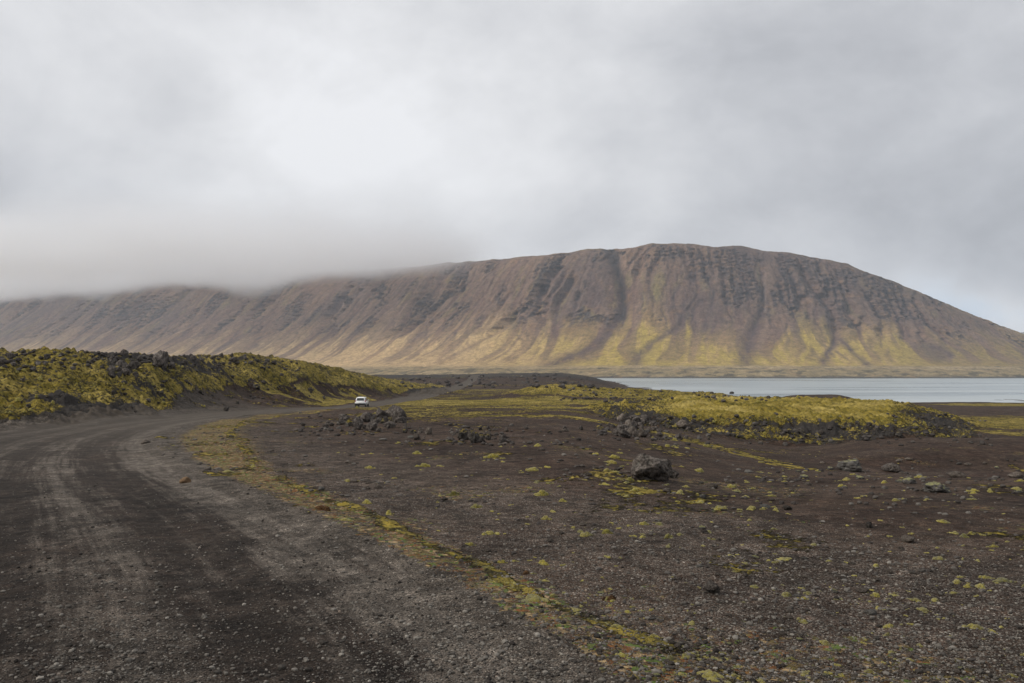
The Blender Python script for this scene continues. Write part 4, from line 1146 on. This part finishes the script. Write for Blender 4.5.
def ring(y, z0, z1, w0, w1, c=.12):
    return [(-w0 + c, y, z0), (w0 - c, y, z0), (w0, y, z0 + c), (w1, y, z1 - c), (w1 - c, y, z1), (-w1 + c, y, z1), (-w1, y, z1 - c), (-w0, y, z0 + c)]
def boxbm(x0, x1, y0, y1, z0, z1):
    bm = bmesh.new(); bmesh.ops.create_cube(bm, size=1)
    for v_ in bm.verts: v_.co = (x0 + (v_.co.x + .5) * (x1 - x0), y0 + (v_.co.y + .5) * (y1 - y0), z0 + (v_.co.z + .5) * (z1 - z0))
    return bm
def quadbm(pts4, th=.012):
    a, b, c, d = (Vector(p_) for p_ in pts4); n = (b - a).cross(c - a).normalized() * th
    bm = bmesh.new(); lo = [bm.verts.new(p_) for p_ in (a, b, c, d)]; hi = [bm.verts.new(p_ + n) for p_ in (a, b, c, d)]
    bm.faces.new(lo[::-1]); bm.faces.new(hi)
    for i in range(4): bm.faces.new((lo[i], lo[(i + 1) % 4], hi[(i + 1) % 4], hi[i]))
    return bm
pc = hits([362.5], [406.3])[0]
car = bpy.data.objects.new('parked_car', None); COL.objects.link(car)
tag(car, 'small white off road car with black bumper driving away along the gravel track', 'car')
cq = 138.0; cxx = (362.5 - 512) / F * cq
cz_ = float(ground_z(cxx, cq)[0])
car.location = (cxx, cq, cz_ + .01); car.rotation_euler = (0, 0, R(2)); car.scale = (1.02, 1.0, 1.0)
body = bmobj('body', loft([ring(-2.16, .50, .98, .80, .84), ring(-2.02, .40, 1.04, .89, .91), ring(-1.2, .36, 1.05, .92, .92), ring(1.0, .36, 1.03, .92, .90), ring(1.9, .42, .93, .90, .84), ring(2.2, .50, .80, .78, .72)]), M_paint, car, True)
cabin = bmobj('cabin', loft([ring(-2.08, 1.0, 1.11, .83, .80, .04), ring(-1.90, 1.0, 1.66, .85, .66, .06), ring(-.2, 1.0, 1.72, .86, .68, .06), ring(.35, 1.0, 1.66, .86, .66, .06), ring(1.05, .98, 1.06, .84, .78, .03)]), M_paint, car, True)
bmobj('rear_window', quadbm([(-.64, -2.085, 1.15), (.64, -2.085, 1.15), (.54, -1.95, 1.57), (-.54, -1.95, 1.57)]), M_glass, cabin)
for sx in (-1, 1):
    for y0, y1 in ((-1.72, -.98), (-.9, -.02), (.06, .72)):
        a = [(sx * .865, y0, 1.10), (sx * .868, y1, 1.10), (sx * .745, min(y1, .42), 1.56), (sx * .745, y0 + .05, 1.56)]
        bmobj('side_window', quadbm(a if sx > 0 else a[::-1], .012), M_glass, cabin)
    bmobj('tail_light', boxbm(*sorted((sx * .74, sx * .90)), -2.14, -2.02, .92, 1.16), M_red, car, bevel=.02)
    bmobj('mirror', boxbm(*sorted((sx * .9, sx * 1.08)), .55, .70, 1.05, 1.22), M_paint, car, bevel=.03)
    bmobj('door_handle', boxbm(*sorted((sx * .915, sx * .945)), -.75, -.58, .88, .92), M_black, car)
    bmobj('roof_rail', boxbm(*sorted((sx * .60, sx * .64)), -1.7, .2, 1.72, 1.76), M_black, cabin)
bmobj('windscreen', quadbm([(.66, 1.0, 1.08), (-.66, 1.0, 1.08), (-.58, .42, 1.60), (.58, .42, 1.60)]), M_glass, cabin)
bmobj('rear_bumper', boxbm(-.88, .88, -2.27, -1.98, .36, .66), M_black, car, bevel=.04)
bmobj('front_bumper', boxbm(-.84, .84, 2.05, 2.3, .36, .6), M_black, car, bevel=.04)
bmobj('number_plate', boxbm(-.26, .26, -2.19, -2.15, .72, .83), M_plate, car)
for sx in (-1, 1):
    for wy in (-1.32, 1.36):
        bm = bmesh.new(); bmesh.ops.create_cone(bm, cap_ends=True, segments=28, radius1=.36, radius2=.36, depth=.24)
        bmesh.ops.rotate(bm, verts=bm.verts, matrix=__import__('mathutils').Matrix.Rotation(R(90), 3, 'Y')); bmesh.ops.translate(bm, verts=bm.verts, vec=(sx * .82, wy, .36))
        wh = bmobj('wheel', bm, M_tyre, car, True)
        bm = bmesh.new(); bmesh.ops.create_cone(bm, cap_ends=True, segments=20, radius1=.22, radius2=.19, depth=.04)
        bmesh.ops.rotate(bm, verts=bm.verts, matrix=__import__('mathutils').Matrix.Rotation(R(90 * sx), 3, 'Y')); bmesh.ops.translate(bm, verts=bm.verts, vec=(sx * .955, wy, .36))
        bmobj('rim', bm, M_rim, wh)
